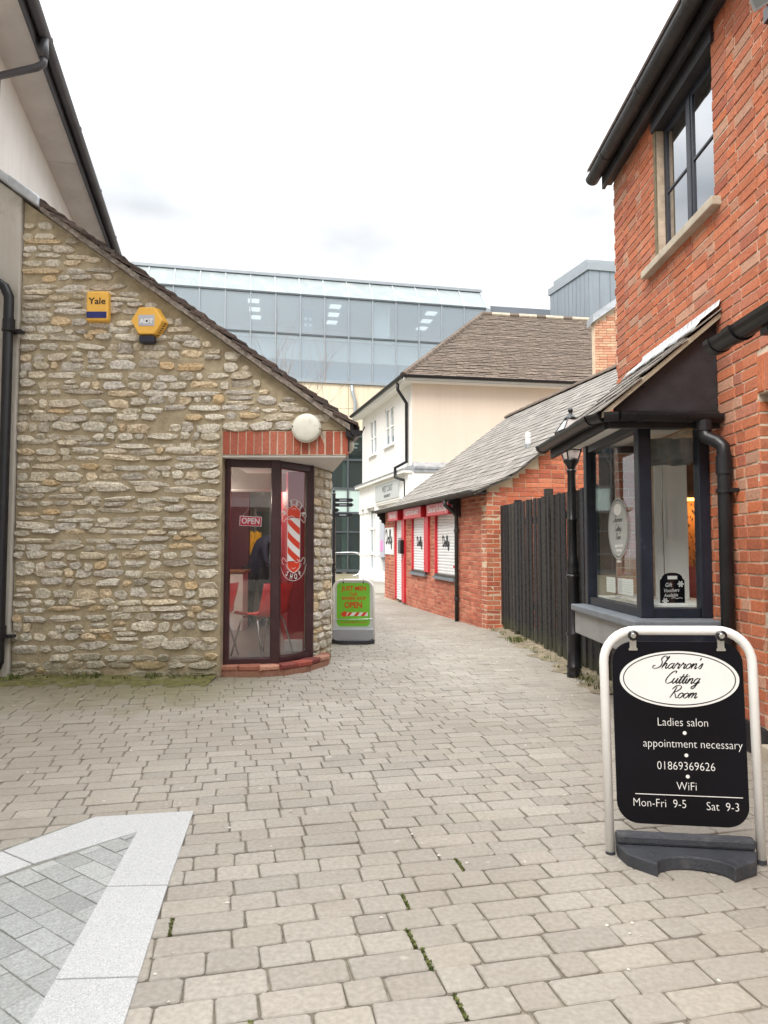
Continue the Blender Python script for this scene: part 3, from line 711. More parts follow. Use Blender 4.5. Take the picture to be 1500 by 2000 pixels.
# white soffit over the cut corner
so_ = MB(); so_.prism([(-1.62, 7.01, 0), (-.375, 7.01, 0), (-.575, 8.20, 0), (-.64, 8.45, 0), (-1.62, 8.45, 0)], (0, 0, 2.15), (0, 0, 2.172)); obj('window_soffit', so_, 'whitewall', shop)
# side wall above the soffit and the flank behind
sw = MB(); sw.prism([(-.372, 7.32, 2.172), (-.373, 7.02, 2.172), (-.375, 7.02, 2.46), (-.40, 7.32, 2.46)], (-.0, 0, 0), (-.2, 0, 0))
sw.prism([(-.42, 7.32, 2.172), (-.6, 8.25, 2.172), (-1.7, 14, 2.172), (-1.95, 14, 2.172), (-.85, 8.25, 2.172), (-.62, 7.32, 2.172)], (0, 0, 0), (0, 0, .30))
sw.prism([(-.605, 8.26, 0), (-1.7, 14, 0), (-1.95, 14, 0), (-.90, 8.26, 0)], (0, 0, -.05), (0, 0, 2.172))
obj('flank_wall', sw, 'mortar', shop)
# roof: verge tiles, mortar undercloak, covering
ph = math.atan(.713); cs, sn = math.cos(ph), math.sin(ph); rg = random.Random(8)
uc = MB()
xa, xb = -3.40, -.33
for i in range(24):
    t0 = xa + (xb - xa) * i / 24; t1 = xa + (xb - xa) * (i + 1) / 24; dy = rg.uniform(-.004, .004); dz = rg.uniform(-.004, .004)
    uc.prism([(t0, 6.91 + dy, ROOFZ(t0) - .118 + dz), (t1, 6.91 + dy, ROOFZ(t1) - .118 + dz), (t1, 6.91 + dy, ROOFZ(t1) - .058), (t0, 6.91 + dy, ROOFZ(t0) - .058)], (0, 0, 0), (0, .12, 0))
obj('verge_mortar', uc, 'verge', shop)
rs = MB(); rs.prism([(-4.6, 6.96, ROOFZ(-4.6) - .11), (-.25, 6.96, ROOFZ(-.25) - .10), (-.25, 6.96, ROOFZ(-.25) - .05), (-4.6, 6.96, ROOFZ(-4.6) - .06)], (0, 0, 0), (-1.40, 7.0, 1.40 * .713))
roof = obj('roof', rs, 'tile', shop)
tl = [MB().box(-.265, 0, -.0, .165 if k % 2 else .16, 0, .020 + .003 * k).mesh('roof_tile') for k in range(3)]
for me in tl: fixn(me); me.materials.append(MT['tile'])
x = -3.36
while x < -.22:
    for col in range(3):
        zz = ROOFZ(x) - .012 + rg.uniform(-.005, .004)
        M = Matrix.Translation((x + rg.uniform(-.006, .006), 6.895 + col * .165 + rg.uniform(-.006, .004), zz)) @ Matrix.Rotation(ph - R(9) + rg.gauss(0, .018), 4, 'Y') @ Matrix.Rotation(rg.gauss(0, .015), 4, 'Z')
        o = bpy.data.objects.new('roof_tile', tl[rg.randrange(3)]); C.objects.link(o); o.parent = roof; o.matrix_basis = M
    x += .1
    
# eaves end: box, black gutter running back along the flank
eb = MB(); eb.prism([(-.372, 6.93, 2.34), (-.30, 6.93, 2.34), (-.30, 6.93, 2.47), (-.372, 6.93, 2.50)], (0, 0, 0), (0, .1, 0))
eb.prism([(-.352, 6.96, 2.20), (-.338, 6.96, 2.20), (-.338, 6.96, 2.45), (-.352, 6.96, 2.45)], (0, 0, 0), (0, .04, 0)); obj('eaves_box', eb, 'blackpipe', shop)
gm = MB(); gm.gutter((-.262, 6.90, 2.40), (-1.45, 13.6, 2.38), .062); gm.tube([(-.20, 6.905, 2.40), (-.188, 6.90, 2.435)], .006, 6); obj('gutter', gm, 'blackpipe', shop)
# shop window: three maroon posts, rails, panes
A_, B_, C_ = Vector((-1.615, 7.17)), Vector((-1.092, 7.265)), Vector((-.775, 7.74))
def seg_frame(a, b):
    d = (b - a).normalized(); return frame((a.x, a.y, 0), (d.x, d.y, 0), (d.y, -d.x, 0)), (b - a).length, d
wf = MB()
for (a, b) in ((A_, B_), (B_, C_)):
    T, ln, d = seg_frame(a, b); wf.T = T
    wf.box(.0, ln, -.05, .03, .10, .165); wf.box(.0, ln, -.05, .03, 2.075, 2.148)
    wf.T = IDT
for p, r_ in ((A_ + Vector((.03, .01)), .042), (B_, .045), (C_ + Vector((-.02, -.03)), .042)):
    wf.box(p.x - r_, p.x + r_, p.y - r_, p.y + r_, .098, 2.149)
sframe = obj('shop_window', wf, 'maroon', shop, bev=.006)
for (a, b) in ((A_, B_), (B_, C_)):
    T, ln, d = seg_frame(a, b); pn = MB(T); pn.box(.045, ln - .045, -.012, -.006, .165, 2.075)
    o = obj('pane', pn, 'shopglass'); o.parent = sframe
    bd = MB(T)
    for q in ((.04, .055, .165, 2.075), (ln - .055, ln - .04, .165, 2.075)): bd.box(q[0], q[1], -.004, .016, q[2], q[3])
    o = obj('bead', bd, 'maroon'); o.parent = sframe
# brick sill that follows the window
sb = MB(); outl = [(-1.64, 7.085), (-1.16, 7.085), (-.97, 7.17), (-.79, 7.375), (-.605, 7.80), (-.60, 8.0), (-1.0, 8.0), (-1.64, 7.5)]
sb.prism([(x, y, 0) for x, y in outl], (0, 0, -.02), (0, 0, .055)); sill = obj('sill_step', sb, 'paintbrick', shop)
edge = [Vector(p) for p in outl[:6]]; rg = random.Random(9); pos = 0
segs = [(edge[i], edge[i + 1]) for i in range(5)]; tot = sum((b - a).length for a, b in segs)
while pos < tot - .05:
    wd = .21 if rg.random() < .8 else .1025
    wd = min(wd, tot - pos); q = pos + wd / 2
    for a, b in segs:
        l_ = (b - a).length
        if q <= l_: break
        q -= l_
    d = (b - a).normalized(); c = a + d * min(q, l_); nn = Vector((d.y, -d.x))
    T = frame((c.x, c.y, 0), (d.x, d.y, 0), (nn.x, nn.y, 0)); vs, fs = plate(wd - .006, .052, .13, .012, .002, rg)
    mm = MB(T).add([(x, y + .006, z_ + .083) for x, y, z_ in vs], fs); o = obj('brick', mm, 'paintbrick'); o.parent = sill
    pos += wd
# room behind the window
iw = MB()
iw.box(-3.55, -1.0, 13.0, 13.1, 0, 2.6); iw.box(-3.6, -3.5, 7.3, 13, 0, 2.6); obj('interior_wall', iw, 'intwall', shop)
iw = MB(); iw.box(-3.4, -2.15, 11.4, 11.5, .1, 2.6); iw.box(-2.75, -2.45, 10.6, 11.4, .1, 2.6); obj('plum_partition', iw, 'darkred', shop)
fl = MB(); fl.prism([(-3.5, 7.3, 0), (-1.62, 7.2, 0), (-1.09, 7.29, 0), (-.80, 7.76, 0), (-.90, 8.26, 0), (-1.8, 13, 0), (-3.5, 13, 0)], (0, 0, .02), (0, 0, .1)); obj('interior_floor', fl, 'floor', shop)
cl = MB(); cl.prism([(-3.5, 7.33, 0), (-.85, 7.33, 0), (-.92, 8.26, 0), (-1.8, 13, 0), (-3.5, 13, 0)], (0, 0, 2.46), (0, 0, 2.50)); obj('interior_ceiling', cl, 'intwhite', shop)
rw = MB(); rw.prism([(-.915, 8.28, 0), (-1.12, 8.34, 0), (-1.95, 13, 0), (-1.9, 13, 0)], (0, 0, .1), (0, 0, 2.46)); obj('red_wall', rw, 'redwall', shop)
sk = MB(); sk.box(-1.13, -.93, 8.18, 8.27, .1, .22); obj('white_plinth', sk, 'intwhite', shop)
bu = MB(); bu.box(-3.4, -1.05, 8.9, 9.3, 2.0, 2.46); obj('bulkhead', bu, 'intwall', shop)
# window at the back of the room
bw = MB(); bw.box(-2.30, -1.93, 12.95, 12.99, .75, 1.95); obj('back_window', bw, 'frit', shop)
bw = MB(); bw.box(-2.34, -2.30, 12.9, 12.98, .7, 2.0); bw.box(-1.97, -1.93, 12.9, 12.98, .7, 2.0); bw.box(-2.3, -1.97, 12.9, 12.98, 1.42, 1.46); obj('back_window_frame', bw, 'intwhite', shop)
# contents of the barber shop
def chair(loc, ang, label):
    t = thing('plastic_chair', label, 'chair', loc, 'red plastic chairs inside the barber window')
    M = Matrix.Translation(loc) @ Matrix.Rotation(ang, 4, 'Z'); prof = [(.40, .435), (.36, .455), (.20, .44), (.06, .43), (.0, .46), (-.03, .55), (-.07, .70), (-.09, .79)]; vs = []; fs = []; nx = 9
    for side in (0, 1):
        for (y, z_) in prof:
            for j in range(nx):
                s = (j / (nx - 1) - .5) * 2; wv = .225 if z_ < .5 else .215
                bw_ = .035 * s * s
                p = (wv * s, y + (bw_ if z_ > .5 else 0) - side * (.010 if z_ > .5 else 0), z_ + (bw_ if z_ <= .5 else 0) - side * (.010 if z_ <= .5 else 0)); vs.append(M @ Vector(p))
    k = len(prof)
    for side in (0, 1):
        o = side * k * nx
        for i in range(k - 1):
            for j in range(nx - 1): fs.append((o + i * nx + j, o + i * nx + j + 1, o + (i + 1) * nx + j + 1, o + (i + 1) * nx + j))
    h = k * nx
    for i in range(k - 1):
        for j in (0, nx - 1): fs.append((i * nx + j, (i + 1) * nx + j, h + (i + 1) * nx + j, h + i * nx + j))
    for i in (0, k - 1):
        for j in range(nx - 1): fs.append((i * nx + j, i * nx + j + 1, h + i * nx + j + 1, h + i * nx + j))
    mm = MB(); mm.add(vs, fs); obj('shell', mm, 'redplastic', t, smooth=True)
    for sx, sy, ty in ((-1, 1, .30), (1, 1, .30), (-1, -1, .08), (1, -1, .08)):
        mm = MB(); fy = .42 if sy > 0 else -.06
        mm.tube([M @ Vector((sx * .10, ty, .428)), M @ Vector((sx * .17, ty, .418)), M @ Vector((sx * .19, ty + (fy - ty) * .15, .38)), M @ Vector((sx * .235, fy, .0))], .0105, 8); obj('leg', mm, 'chrome', t, smooth=True)
    return t
chair((-1.17, 7.72, .1), R(53), 'red plastic chair with its back to the angled right pane of the barber window')
chair((-1.70, 7.66, .1), R(75), 'red plastic chair half cut off by the left post of the barber window')
t = thing('pendant_lamp', 'glowing round yellow pendant bulb above the chairs in the barber shop', 'lamp', (-1.95, 10.6, 2.46))
mm = MB(); mm.lathe([(.001, 2.13), (.045, 2.145), (.062, 2.19), (.05, 2.24), (.02, 2.27)], (-1.78, 10.2, 0), 14); obj('bulb', mm, 'pend', t, smooth=True)
mm = MB(); mm.tube([(-1.78, 10.2, 2.27), (-1.78, 10.2, 2.46)], .006, 6); obj('cord', mm, 'black', t)
def bulb_light(name, loc, e, col, r_, parent):
    l_ = bpy.data.lights.new(name, 'POINT'); l_.energy = e; l_.color = col; l_.shadow_soft_size = r_
    o = bpy.data.objects.new(name, l_); link(o, parent); o.matrix_basis = Matrix.Translation(loc)
bulb_light('bulb_light', (-1.78, 10.2, 2.05), 12, (1, .88, .68), .07, t)
for i, (x, y) in enumerate(((-2.25, 8.6), (-2.12, 8.62))):
    mm = MB(); mm.lathe([(.001, 1.94), (.022, 1.95), (.03, 1.99), (.012, 2.02)], (x, y + .25, 0), 10)
    o = obj('spotlight', mm, 'spot', smooth=True); bulb_light('spot_light', (x, y + .25, 1.90), 9, (1, .9, .75), .04, None); tag(o, ('glowing spotlight in the left barber pane, nearer the left frame post', 'glowing spotlight in the left barber pane, nearer the OPEN plaque')[i], 'spotlight', 'spotlights in the barber shop')
t = thing('wash_counter', 'white counter with glossy door standing behind the chairs in the barber shop', 'counter', (-2.2, 10.4, .1))
mm = MB(); mm.box(-2.27, -2.02, 10.3, 10.7, .1, .92); obj('cabinet', mm, 'intwhite', t, bev=.01)
mm = MB(); mm.box(-2.30, -1.99, 10.27, 10.73, .92, .96); obj('worktop', mm, 'wood', t, bev=.006)
mm = MB(); mm.box(-2.24, -2.14, 10.285, 10.3, .35, .86); obj('door', mm, 'white', t)
rb = MB(); rb.prism([(-2.62, 10.0, .85), (-2.40, 10.0, .82), (-2.36, 10.0, 1.22), (-2.46, 10.0, 1.28), (-2.60, 10.0, 1.2)], (0, 0, 0), (0, .35, 0)); rb.box(-2.5, -2.46, 10.15, 10.2, .1, .84)
tag(obj('barber_chair', rb, 'redplastic', bev=.03), 'dark red barber chair seen far inside the barber shop, left of the white counter', 'chair')
yc = MB()
for i in range(6):
    for j in range(9):
        f = lambda a, b: (-2.20 + a * .03 + .012 * math.sin(b * 1.7) + (.03 if b > 6 else 0), 11.6 + .025 * math.sin(a * 1.9 + b * .6), 1.05 + b * .055 + .02 * math.sin(a * 2.1))
        if j < 5 and (i < 1 or i > 3): continue
        yc.quad(f(i, j), f(i + 1, j), f(i + 1, j + 1), f(i, j + 1))
tag(obj('hanging_cloth', yc, 'yellowcloth', smooth=True), 'bright yellow cloth hanging below the OPEN plaque, deep inside the barber shop', 'cloth')
# barber bending over the counter
pr = thing('person', 'person in navy top and black trousers bending forward behind the red chairs', 'person', (-1.92, 10.9, .1))
PX, PY = -1.94, 10.95
V_ = [(PX, PY, .98), (PX + .02, PY - .02, 1.12), (PX + .10, PY - .06, 1.30), (PX + .22, PY - .10, 1.40), (PX + .31, PY - .12, 1.46), (PX + .38, PY - .13, 1.50),
      (PX - .10, PY, .92), (PX - .11, PY, .52), (PX - .13, PY + .02, .15), (PX - .13, PY - .08, .12), (PX + .10, PY, .92), (PX + .12, PY, .52), (PX + .12, PY + .02, .15), (PX + .12, PY - .08, .12),
      (PX + .16, PY - .28, 1.34), (PX + .20, PY - .34, 1.08), (PX + .36, PY - .38, 1.00), (PX + .24, PY + .12, 1.36), (PX + .34, PY + .18, 1.10), (PX + .5, PY + .1, 1.02)]
E_ = [(0, 1), (1, 2), (2, 3), (3, 4), (4, 5), (0, 6), (6, 7), (7, 8), (8, 9), (0, 10), (10, 11), (11, 12), (12, 13), (3, 14), (14, 15), (15, 16), (3, 17), (17, 18), (18, 19)]
RAD = {0: .15, 1: .14, 2: .16, 3: .13, 4: .06, 5: .055, 6: .095, 7: .065, 8: .05, 9: .045, 10: .095, 11: .065, 12: .05, 13: .045, 14: .055, 15: .042, 16: .034, 17: .055, 18: .042, 19: .034}
me = bpy.data.meshes.new('body'); me.from_pydata(V_, E_, []); me.update()
bo = bpy.data.objects.new('body', me); link(bo, pr); sv = me.skin_vertices or None
bm_ = bo.modifiers.new('skin', 'SKIN')
if not me.skin_vertices: me.attributes
try:
    for i, q in RAD.items(): me.skin_vertices[0].data[i].radius = (q, q * .85)
    me.skin_vertices[0].data[0].use_root = True
except Exception as e: print('skin', e)
bo.modifiers.new('smooth', 'SUBSURF').render_levels = 2; me.materials.append(MT['navycloth'])
mm = MB(); hc = Vector((PX + .46, PY - .14, 1.53)); mm.lathe([(.002, -.125), (.05, -.11), (.072, -.05), (.085, .02), (.08, .07), (.05, .108), (.002, .12)], hc, 14); obj('head', mm, 'skin', pr, smooth=True)
mm = MB(); mm.lathe([(.09, .0), (.095, .04), (.088, .085), (.055, .122), (.002, .132)], hc + Vector((-.012, .015, 0)), 14); obj('hair', mm, 'hair', pr, smooth=True)
mm = MB()
for sx in (-.10, .11):
    mm.tube([(PX + sx * 1.0, PY, 1.0), (PX + sx * 1.1, PY, .75), (PX + sx * 1.15, PY, .5), (PX + sx * 1.25, PY + .01, .14)], [.125, .105, .08, .07], 12)
obj('trousers', mm, 'blackcloth', pr, smooth=True)

# OPEN plaque on its cord, window transfer
t = thing('open_plaque', 'red OPEN plaque hanging from a cord inside the left barber pane', 'sign', (-1.355, 7.25, 1.45))
T, ln, d = seg_frame(A_, B_); n2 = Vector((d.y, -d.x, 0)); U2 = Vector((d.x, d.y, 0))
oc = Vector((-1.35, 7.25, 0)); Ts = lambda p: oc + U2 * p[0] + n2 * p[1] + Vector((0, 0, p[2]))
ro = lambda x, z_: (x * math.cos(.045) + z_ * math.sin(.045), 0, -x * math.sin(.045) + z_ * math.cos(.045))
mm = MB(lambda p: Ts((ro(p[0], p[2])[0], p[1], 1.53 + ro(p[0], p[2])[2]))); mm.box(-.110, .110, -.004, .0, -.050, .050); obj('plate', mm, 'print', t, bev=.002)
mm2 = MB(mm.T); mm2.box(-.104, .104, .0, .0012, -.044, .044); obj('face', mm2, plain('plaque_red', (.60, .02, .06), .35, var=.03), t)
Fm = Matrix.Translation(oc + Vector((0, 0, 1.53)) + n2 * .0022) @ face((0, 0, 0), U2, n2) @ Matrix.Rotation(-.045, 4, 'Z')
text('OPEN', .082, Fm, 'print', t, bold=.022, sx=.86)
mm = MB(); mm.tube([Ts((-.085, 0, 1.58)), Ts((0, -.002, 1.685)), Ts((.085, 0, 1.575))], .0028, 5); obj('cord', mm, 'chrome', t)
# barber pole transfer on the angled pane
t = thing('barber_pole_transfer', 'red and white striped barber pole printed on the angled barber pane, lettered BARBER SHOP', 'window transfer', (-.93, 7.5, 1.4))
T, ln, d = seg_frame(B_, C_); U2 = Vector((d.x, d.y, 0)); n2 = Vector((d.y, -d.x, 0)); o2 = B_ + d * (ln * .47); oc = Vector((o2.x, o2.y, 1.36))
def TD(h): return lambda p: oc + U2 * p[0] + Vector((0, 0, p[1])) + n2 * (.0006 + h)
HP, WP = .30, .098
mm = MB(TD(.0)); mm.quad((-WP, -.235), (WP, -.235), (WP, .215), (-WP, .215)); obj('pole_white', mm, 'print', t)
mm = MB(TD(.0006))
for k in range(-1, 4):
    z0 = -.24 + k * .155 + .02; pts_t = []; pts_b = []
    for i in range(9):
        x = -WP + 2 * WP * i / 8; s = (x + WP) / (2 * WP); dz = -.13 * (s ** .8)
        pts_t.append((x, max(-.235, min(.215, z0 + .15 + dz)))); pts_b.append((x, max(-.235, min(.215, z0 + .075 + dz))))
    for i in range(8): mm.quad(pts_b[i], pts_b[i + 1], pts_t[i + 1], pts_t[i])
obj('pole_stripe', mm, 'stripered', t, fix=False)
mm = MB(TD(.0006))
for sg, zc, hh in ((1, .222, .125), (-1, -.242, .115)):
    P = [(WP * 1.08 * math.sin(a) * (1 if abs(math.cos(a)) < .85 else .9), zc + sg * hh * max(0, math.cos(a)) ** .8) for a in [(-90 + 12 * i) * math.pi / 180 for i in range(16)]]
    mm.add(P + [(0, zc)], [(i, i + 1, len(P)) for i in range(len(P) - 1)])
obj('pole_cap', mm, 'stripered', t)
mm = MB(TD(.0012)); arc = lambda r_, a0, a1, cz, sq=1.: [(r_ * math.sin(R(a0 + (a1 - a0) * i / 14)), cz + sq * r_ * math.cos(R(a0 + (a1 - a0) * i / 14))) for i in range(15)]
RB = MB(TD(.0012))
def rb2(sts, wd): ribbon(sts, wd, lambda p: p, RB)
rb2([arc(.205, -82, 82, .20)], .0045); rb2([arc(.205, 98, 262, -.235)], .0045)
rb2([arc(.128, 108, 252, -.225)], .0045)
for s in (1, -1):
    rb2([[(s * x, y) for x, y in q] for q in ([(.0, .36), (.03, .335), (.09, .30), (.108, .25), (.09, .225)], [(.05, .19), (.12, .2), (.16, .17), (.185, .2), (.165, .235), (.13, .25)], [(.10, .245), (.14, .28), (.19, .26), (.18, .20)],
        [(.05, -.215), (.11, -.24), (.155, -.2), (.185, -.225), (.16, -.27)], [(.10, -.25), (.09, -.30), (.03, -.345), (0, -.365)])], .005)
rb2([[(-WP - .01, .21), (-.03, .235), (.04, .205), (WP + .01, .22)], [(-WP - .01, -.235), (-.03, -.21), (.04, -.25), (WP + .01, -.23)], [(-.03, .30), (0, .315), (.035, .305)], [(-.03, -.305), (0, -.315), (.03, -.30)],
     [(-WP, .215), (-WP, -.235)], [(WP, .215), (WP, -.235)]], .005)
obj('scrollwork', RB, 'print', t, fix=False)
for word, r_, cz, a0, st_, fl_ in (('BARBER', .166, .20, -68, 27.2, 1), ('SHOP', .166, -.235, 218, -25, -1)):
    for i, ch in enumerate(word):
        a = R(a0 + st_ * i); pos = (r_ * math.sin(a), cz + r_ * math.cos(a)); rot = -a if fl_ > 0 else -a + math.pi
        M = Matrix.Translation(TD(.0014)(pos)) @ face((0, 0, 0), U2, n2) @ Matrix.Rotation(rot, 4, 'Z')
        text(ch, .080, M, 'print', t, bold=.014, sx=.72, ext=.0003)
# alarms and lamps on the gable
t = thing('alarm_box', 'yellow box-shaped alarm lettered Yale with a blue strobe on the stone gable', 'alarm', (-2.81, 6.95, 3.63), 'alarm boxes on the stone gable')
mm = MB(); mm.box(-2.922, -2.704, 6.905, 6.99, 3.482, 3.778); obj('casing', mm, 'yellow', t, bev=.016)
mm = MB(); mm.box(-2.914, -2.718, 6.898, 6.906, 3.508, 3.572); obj('strobe', mm, 'blue', t, bev=.004)
text('Yale', .092, face((-2.813, 6.9035, 3.675), (1, 0, 0), (0, -1, 0)), 'brownink', t, bold=.014, sx=1.05)
t = thing('alarm_box', 'six-sided yellow alarm lettered ADT with a dark strobe on the stone gable', 'alarm', (-2.31, 6.95, 3.47), 'alarm boxes on the stone gable')
hx = lambda r_, cx, cz: [(cx + r_ * math.cos(R(60 * i)), cz + r_ * .98 * math.sin(R(60 * i))) for i in range(6)]
mm = MB(); a, b = hx(.155, -2.322, 3.48), hx(.168, -2.295, 3.478)
mm.add([(x, 6.895, z_) for x, z_ in a] + [(x, 6.985, z_) for x, z_ in b], [tuple(range(6)), tuple(range(6, 12))] + [(i, (i + 1) % 6, 6 + (i + 1) % 6, 6 + i) for i in range(6)]); obj('casing', mm, 'yellow', t, bev=.008)
mm = MB(); mm.box(-2.398, -2.250, 6.905, 6.985, 3.268, 3.340); obj('strobe', mm, 'alarmdark', t, bev=.012)
mm = MB()
for i in range(6):
    s = (i + .5) / 6; x = a[0][0] + (a[5][0] - a[0][0]) * s + .012; z_ = a[0][1] + (a[5][1] - a[0][1]) * s - .006
    mm.add([(x - .008, 6.93, z_ - .012), (x + .012, 6.93, z_ + .0), (x + .018, 6.975, z_ - .002), (x - .002, 6.975, z_ - .014)], [(0, 1, 2, 3)])
obj('sounder_slots', mm, 'brownink', t)
mm = MB(); mm.box(-2.40, -2.245, 6.892, 6.8955, 3.428, 3.535); obj('label_plate', mm, 'silver', t)
text('ADT', .066, face((-2.322, 6.8915, 3.472), (1, 0, 0), (0, -1, 0)), 'print', t, bold=.02, sx=1.0, space=.95)
mm = MB(); mm.lathe([(.010, -.0006), (.011, .0006)], (-2.318, 6.891, 3.474), 10, axis=1); obj('mark', mm, 'brownink', t)
t = thing('bulkhead_lamp', 'round cream bulkhead lamp fixed over the brick lintel on the stone gable', 'wall lamp', (-.756, 6.95, 2.43))
mm = MB(); mm.lathe([(.10, .0), (.128, .0), (.142, -.03), (.145, -.045), (.13, -.05)], (-.757, 6.99, 2.428), 36, axis=1); obj('base_ring', mm, 'offwhite', t, smooth=True, bev=.003)
mm = MB(); mm.lathe([(.137, -.05), (.1365, -.058), (.131, -.066), (.115, -.073), (.085, -.079), (.045, -.082), (.002, -.083)], (-.757, 6.99, 2.428), 36, axis=1); obj('diffuser', mm, 'offwhite', t, smooth=True)
for sx in (-1, 1):
    mm = MB(); mm.lathe([(.007, -.052), (.007, -.066)], (-.757 + sx * .1335, 6.988, 2.43 - .012 * sx), 8, axis=1); obj('screw', mm, 'black', t)
t = thing('bulkhead_lamp', 'white domed lamp on the flank of the stone shop, just under the gutter end', 'wall lamp', (-.36, 7.3, 2.31))
mm = MB(); mm.lathe([(.085, .0), (.092, .02), (.08, .05), (.05, .075), (.002, .085)], (-.385, 7.2, 2.30), 24, axis=0); obj('diffuser', mm, 'offwhite', t, smooth=True)
mm = MB(); mm.lathe([(.09, -.02), (.094, .0), (.094, .008)], (-.385, 7.2, 2.30), 24, axis=0); obj('base_ring', mm, 'offwhite', t, smooth=True)

# ================================================================== RENDERED WALL END AND TALL WHITE BUILDING ON THE LEFT
t = thing('rendered_wall', 'grey rendered wall end with a sloping lead cap beside the stone gable', 'wall', (-4.2, 7, 0))
mm = MB(); mm.prism([(-6.5, 6.955, -.05), (-3.612, 6.955, -.05), (-3.605, 6.955, ROOFZ(-3.6) - .10), (-3.9, 6.955, ROOFZ(-3.9) - .10), (-6.5, 6.955, ROOFZ(-6.5) - .1)], (0, 0, 0), (0, .35, 0)); obj('wall_face', mm, 'render2', t, bev=.012)
for i, (xa, xb) in enumerate(((-4.6, -3.70), (-3.72, -3.40))):
    k = .006 * i; mm = MB(); mm.prism([(xa, 6.885 - k, ROOFZ(xa) - .085 - k), (xb, 6.885 - k, ROOFZ(xb) - .085 - k), (xb, 6.885 - k, ROOFZ(xb) + .018 + k), (xa, 6.885 - k, ROOFZ(xa) + .018 + k)], (0, 0, 0), (0, .30, 0)); obj('lead_cap', mm, 'lead', t, bev=.02)
mm = MB(); mm.tube([(-5.0, 6.86, 4.35), (-3.88, 6.86, 3.92), (-3.70, 6.86, 3.80), (-3.655, 6.86, 3.70), (-3.65, 6.86, .18), (-3.68, 6.80, .06)], .048, 14); dp = obj('downpipe', mm, 'blackpipe', t, smooth=True)
for z_ in (3.38, .42):
    mm = MB(); mm.tube([(-3.65, 6.86, z_), (-3.65, 6.86, z_ + .10)], .057, 14); mm.tube([(-3.65, 6.86, z_ - .02), (-3.65, 6.86, z_ + .0)], .062, 14); mm.box(-3.68, -3.54, 6.88, 6.955, z_ - .02, z_ + .01); o = obj('pipe_collar', mm, 'blackpipe', smooth=False); o.parent = dp

WD = Vector((-.225, .974, 0)).normalized(); WN = Vector((WD.y, -WD.x, 0)); WO = Vector((-4.03, 7.25, 0))
t = thing('white_building', 'tall white rendered building with wide eaves and a grey gutter rising behind the stone gable', 'building', (-5, 8, 0))
TL = frame(WO, WD, WN)
mm = MB(TL); mm.box(-9, 6.2, -.4, 0, -.05, 6.44); obj('wall_face', mm, 'render', t)
for a, b in ((-9, -2.4), (-2.39, 2.06), (2.07, 6.4)):
    mm = MB(TL); mm.box(a, b, -.1, .40, 6.415, 6.44); obj('soffit_board', mm, 'soffit', t)
mm = MB(TL); mm.box(-9, 6.4, .395, .42, 6.395, 6.58); obj('fascia', mm, 'slategutter', t)
gp = lambda s, z_=6.50: TL((s, .485, z_))
mm = MB(); mm.gutter(gp(-9, 6.55), gp(6.45, 6.53), .064); gt = obj('gutter', mm, 'slategutter', t, smooth=False)
for s in (-3, -.2, 1.4, 3.0, 4.6):
    mm = MB(); mm.gutter(gp(s - .03, 6.55), gp(s + .03, 6.55), .069); o = obj('gutter_joint', mm, 'slategutter'); o.parent = gt
mm = MB(TL); mm.prism([(-9, .52, 6.60), (-9, .52, 6.62), (-9, -4, 9.2), (-9, -4, 9.18)], (0, 0, 0), (15.5, 0, 0)); obj('roof', mm, 'tile', t)
mm = MB(); s0 = -.28; mm.tube([gp(s0, 6.49), gp(s0, 6.28)], .046, 12); mm.tube([gp(s0, 6.30), gp(s0, 6.22), TL((s0, .42, 6.17)), TL((s0, .06, 6.02)), TL((s0, .05, 5.9)), TL((s0, .05, 4.6))], .038, 12); obj('downpipe', mm, 'slategutter', t, smooth=True)

# ================================================================== BRICK SALON ON THE RIGHT
XW = 2.25
sal = thing('brick_salon', 'orange brick two-storey salon building with a black bay window and black gutters', 'building', (2.4, 5.5, 0))
TS = frame((XW, 0, 0), (0, 1, 0), (-1, 0, 0)); FS = fmat((XW, 0, 0), (0, 1, 0), (-1, 0, 0))
WIN = (4.757, 5.755, 3.60, 4.72); BAY = (5.10, 6.12, .80, 2.10); DOOR = (3.1, 4.263, -.1, 2.165)
def holed(T, u0, u1, z0, z1, holes, d0, d1):
    """wall slab with rectangular openings"""
    mb = MB(T); us = sorted({u0, u1, *[h[0] for h in holes], *[h[1] for h in holes]}); us = [u for u in us if u0 <= u <= u1]
    for a, b in zip(us, us[1:]):
        z = z0
        for h in sorted([h for h in holes if h[0] <= a and h[1] >= b], key=lambda h: h[2]):
            if h[2] > z: mb.box(a, b, d0, d1, z, h[2])
            z = max(z, h[3])
        if z < z1: mb.box(a, b, d0, d1, z, z1)
    return mb
obj('wall_face', holed(TS, 1.2, 6.842, -.05, 4.90, [WIN, BAY, DOOR], -.24, -.0045), 'brickmortar', sal)
bl = bond(1.2, 6.85, .18, 4.89, [WIN, BAY, DOOR, (3.1, 4.27, 2.165, 2.40)], kind='flemish')
lay('brick', bl, TS, FS, 'brick', sal, 285, depth=.06, ch=.004, j=.0026, proud=.0035, seed=4,
    hide=lambda u, z: (4.78 < u < 6.45 and .55 < z < 2.75) or (4.45 < u < 4.75 and z < .95) or u < 3.6 or z < .35 or (u > 6.2 and z < 2.6))
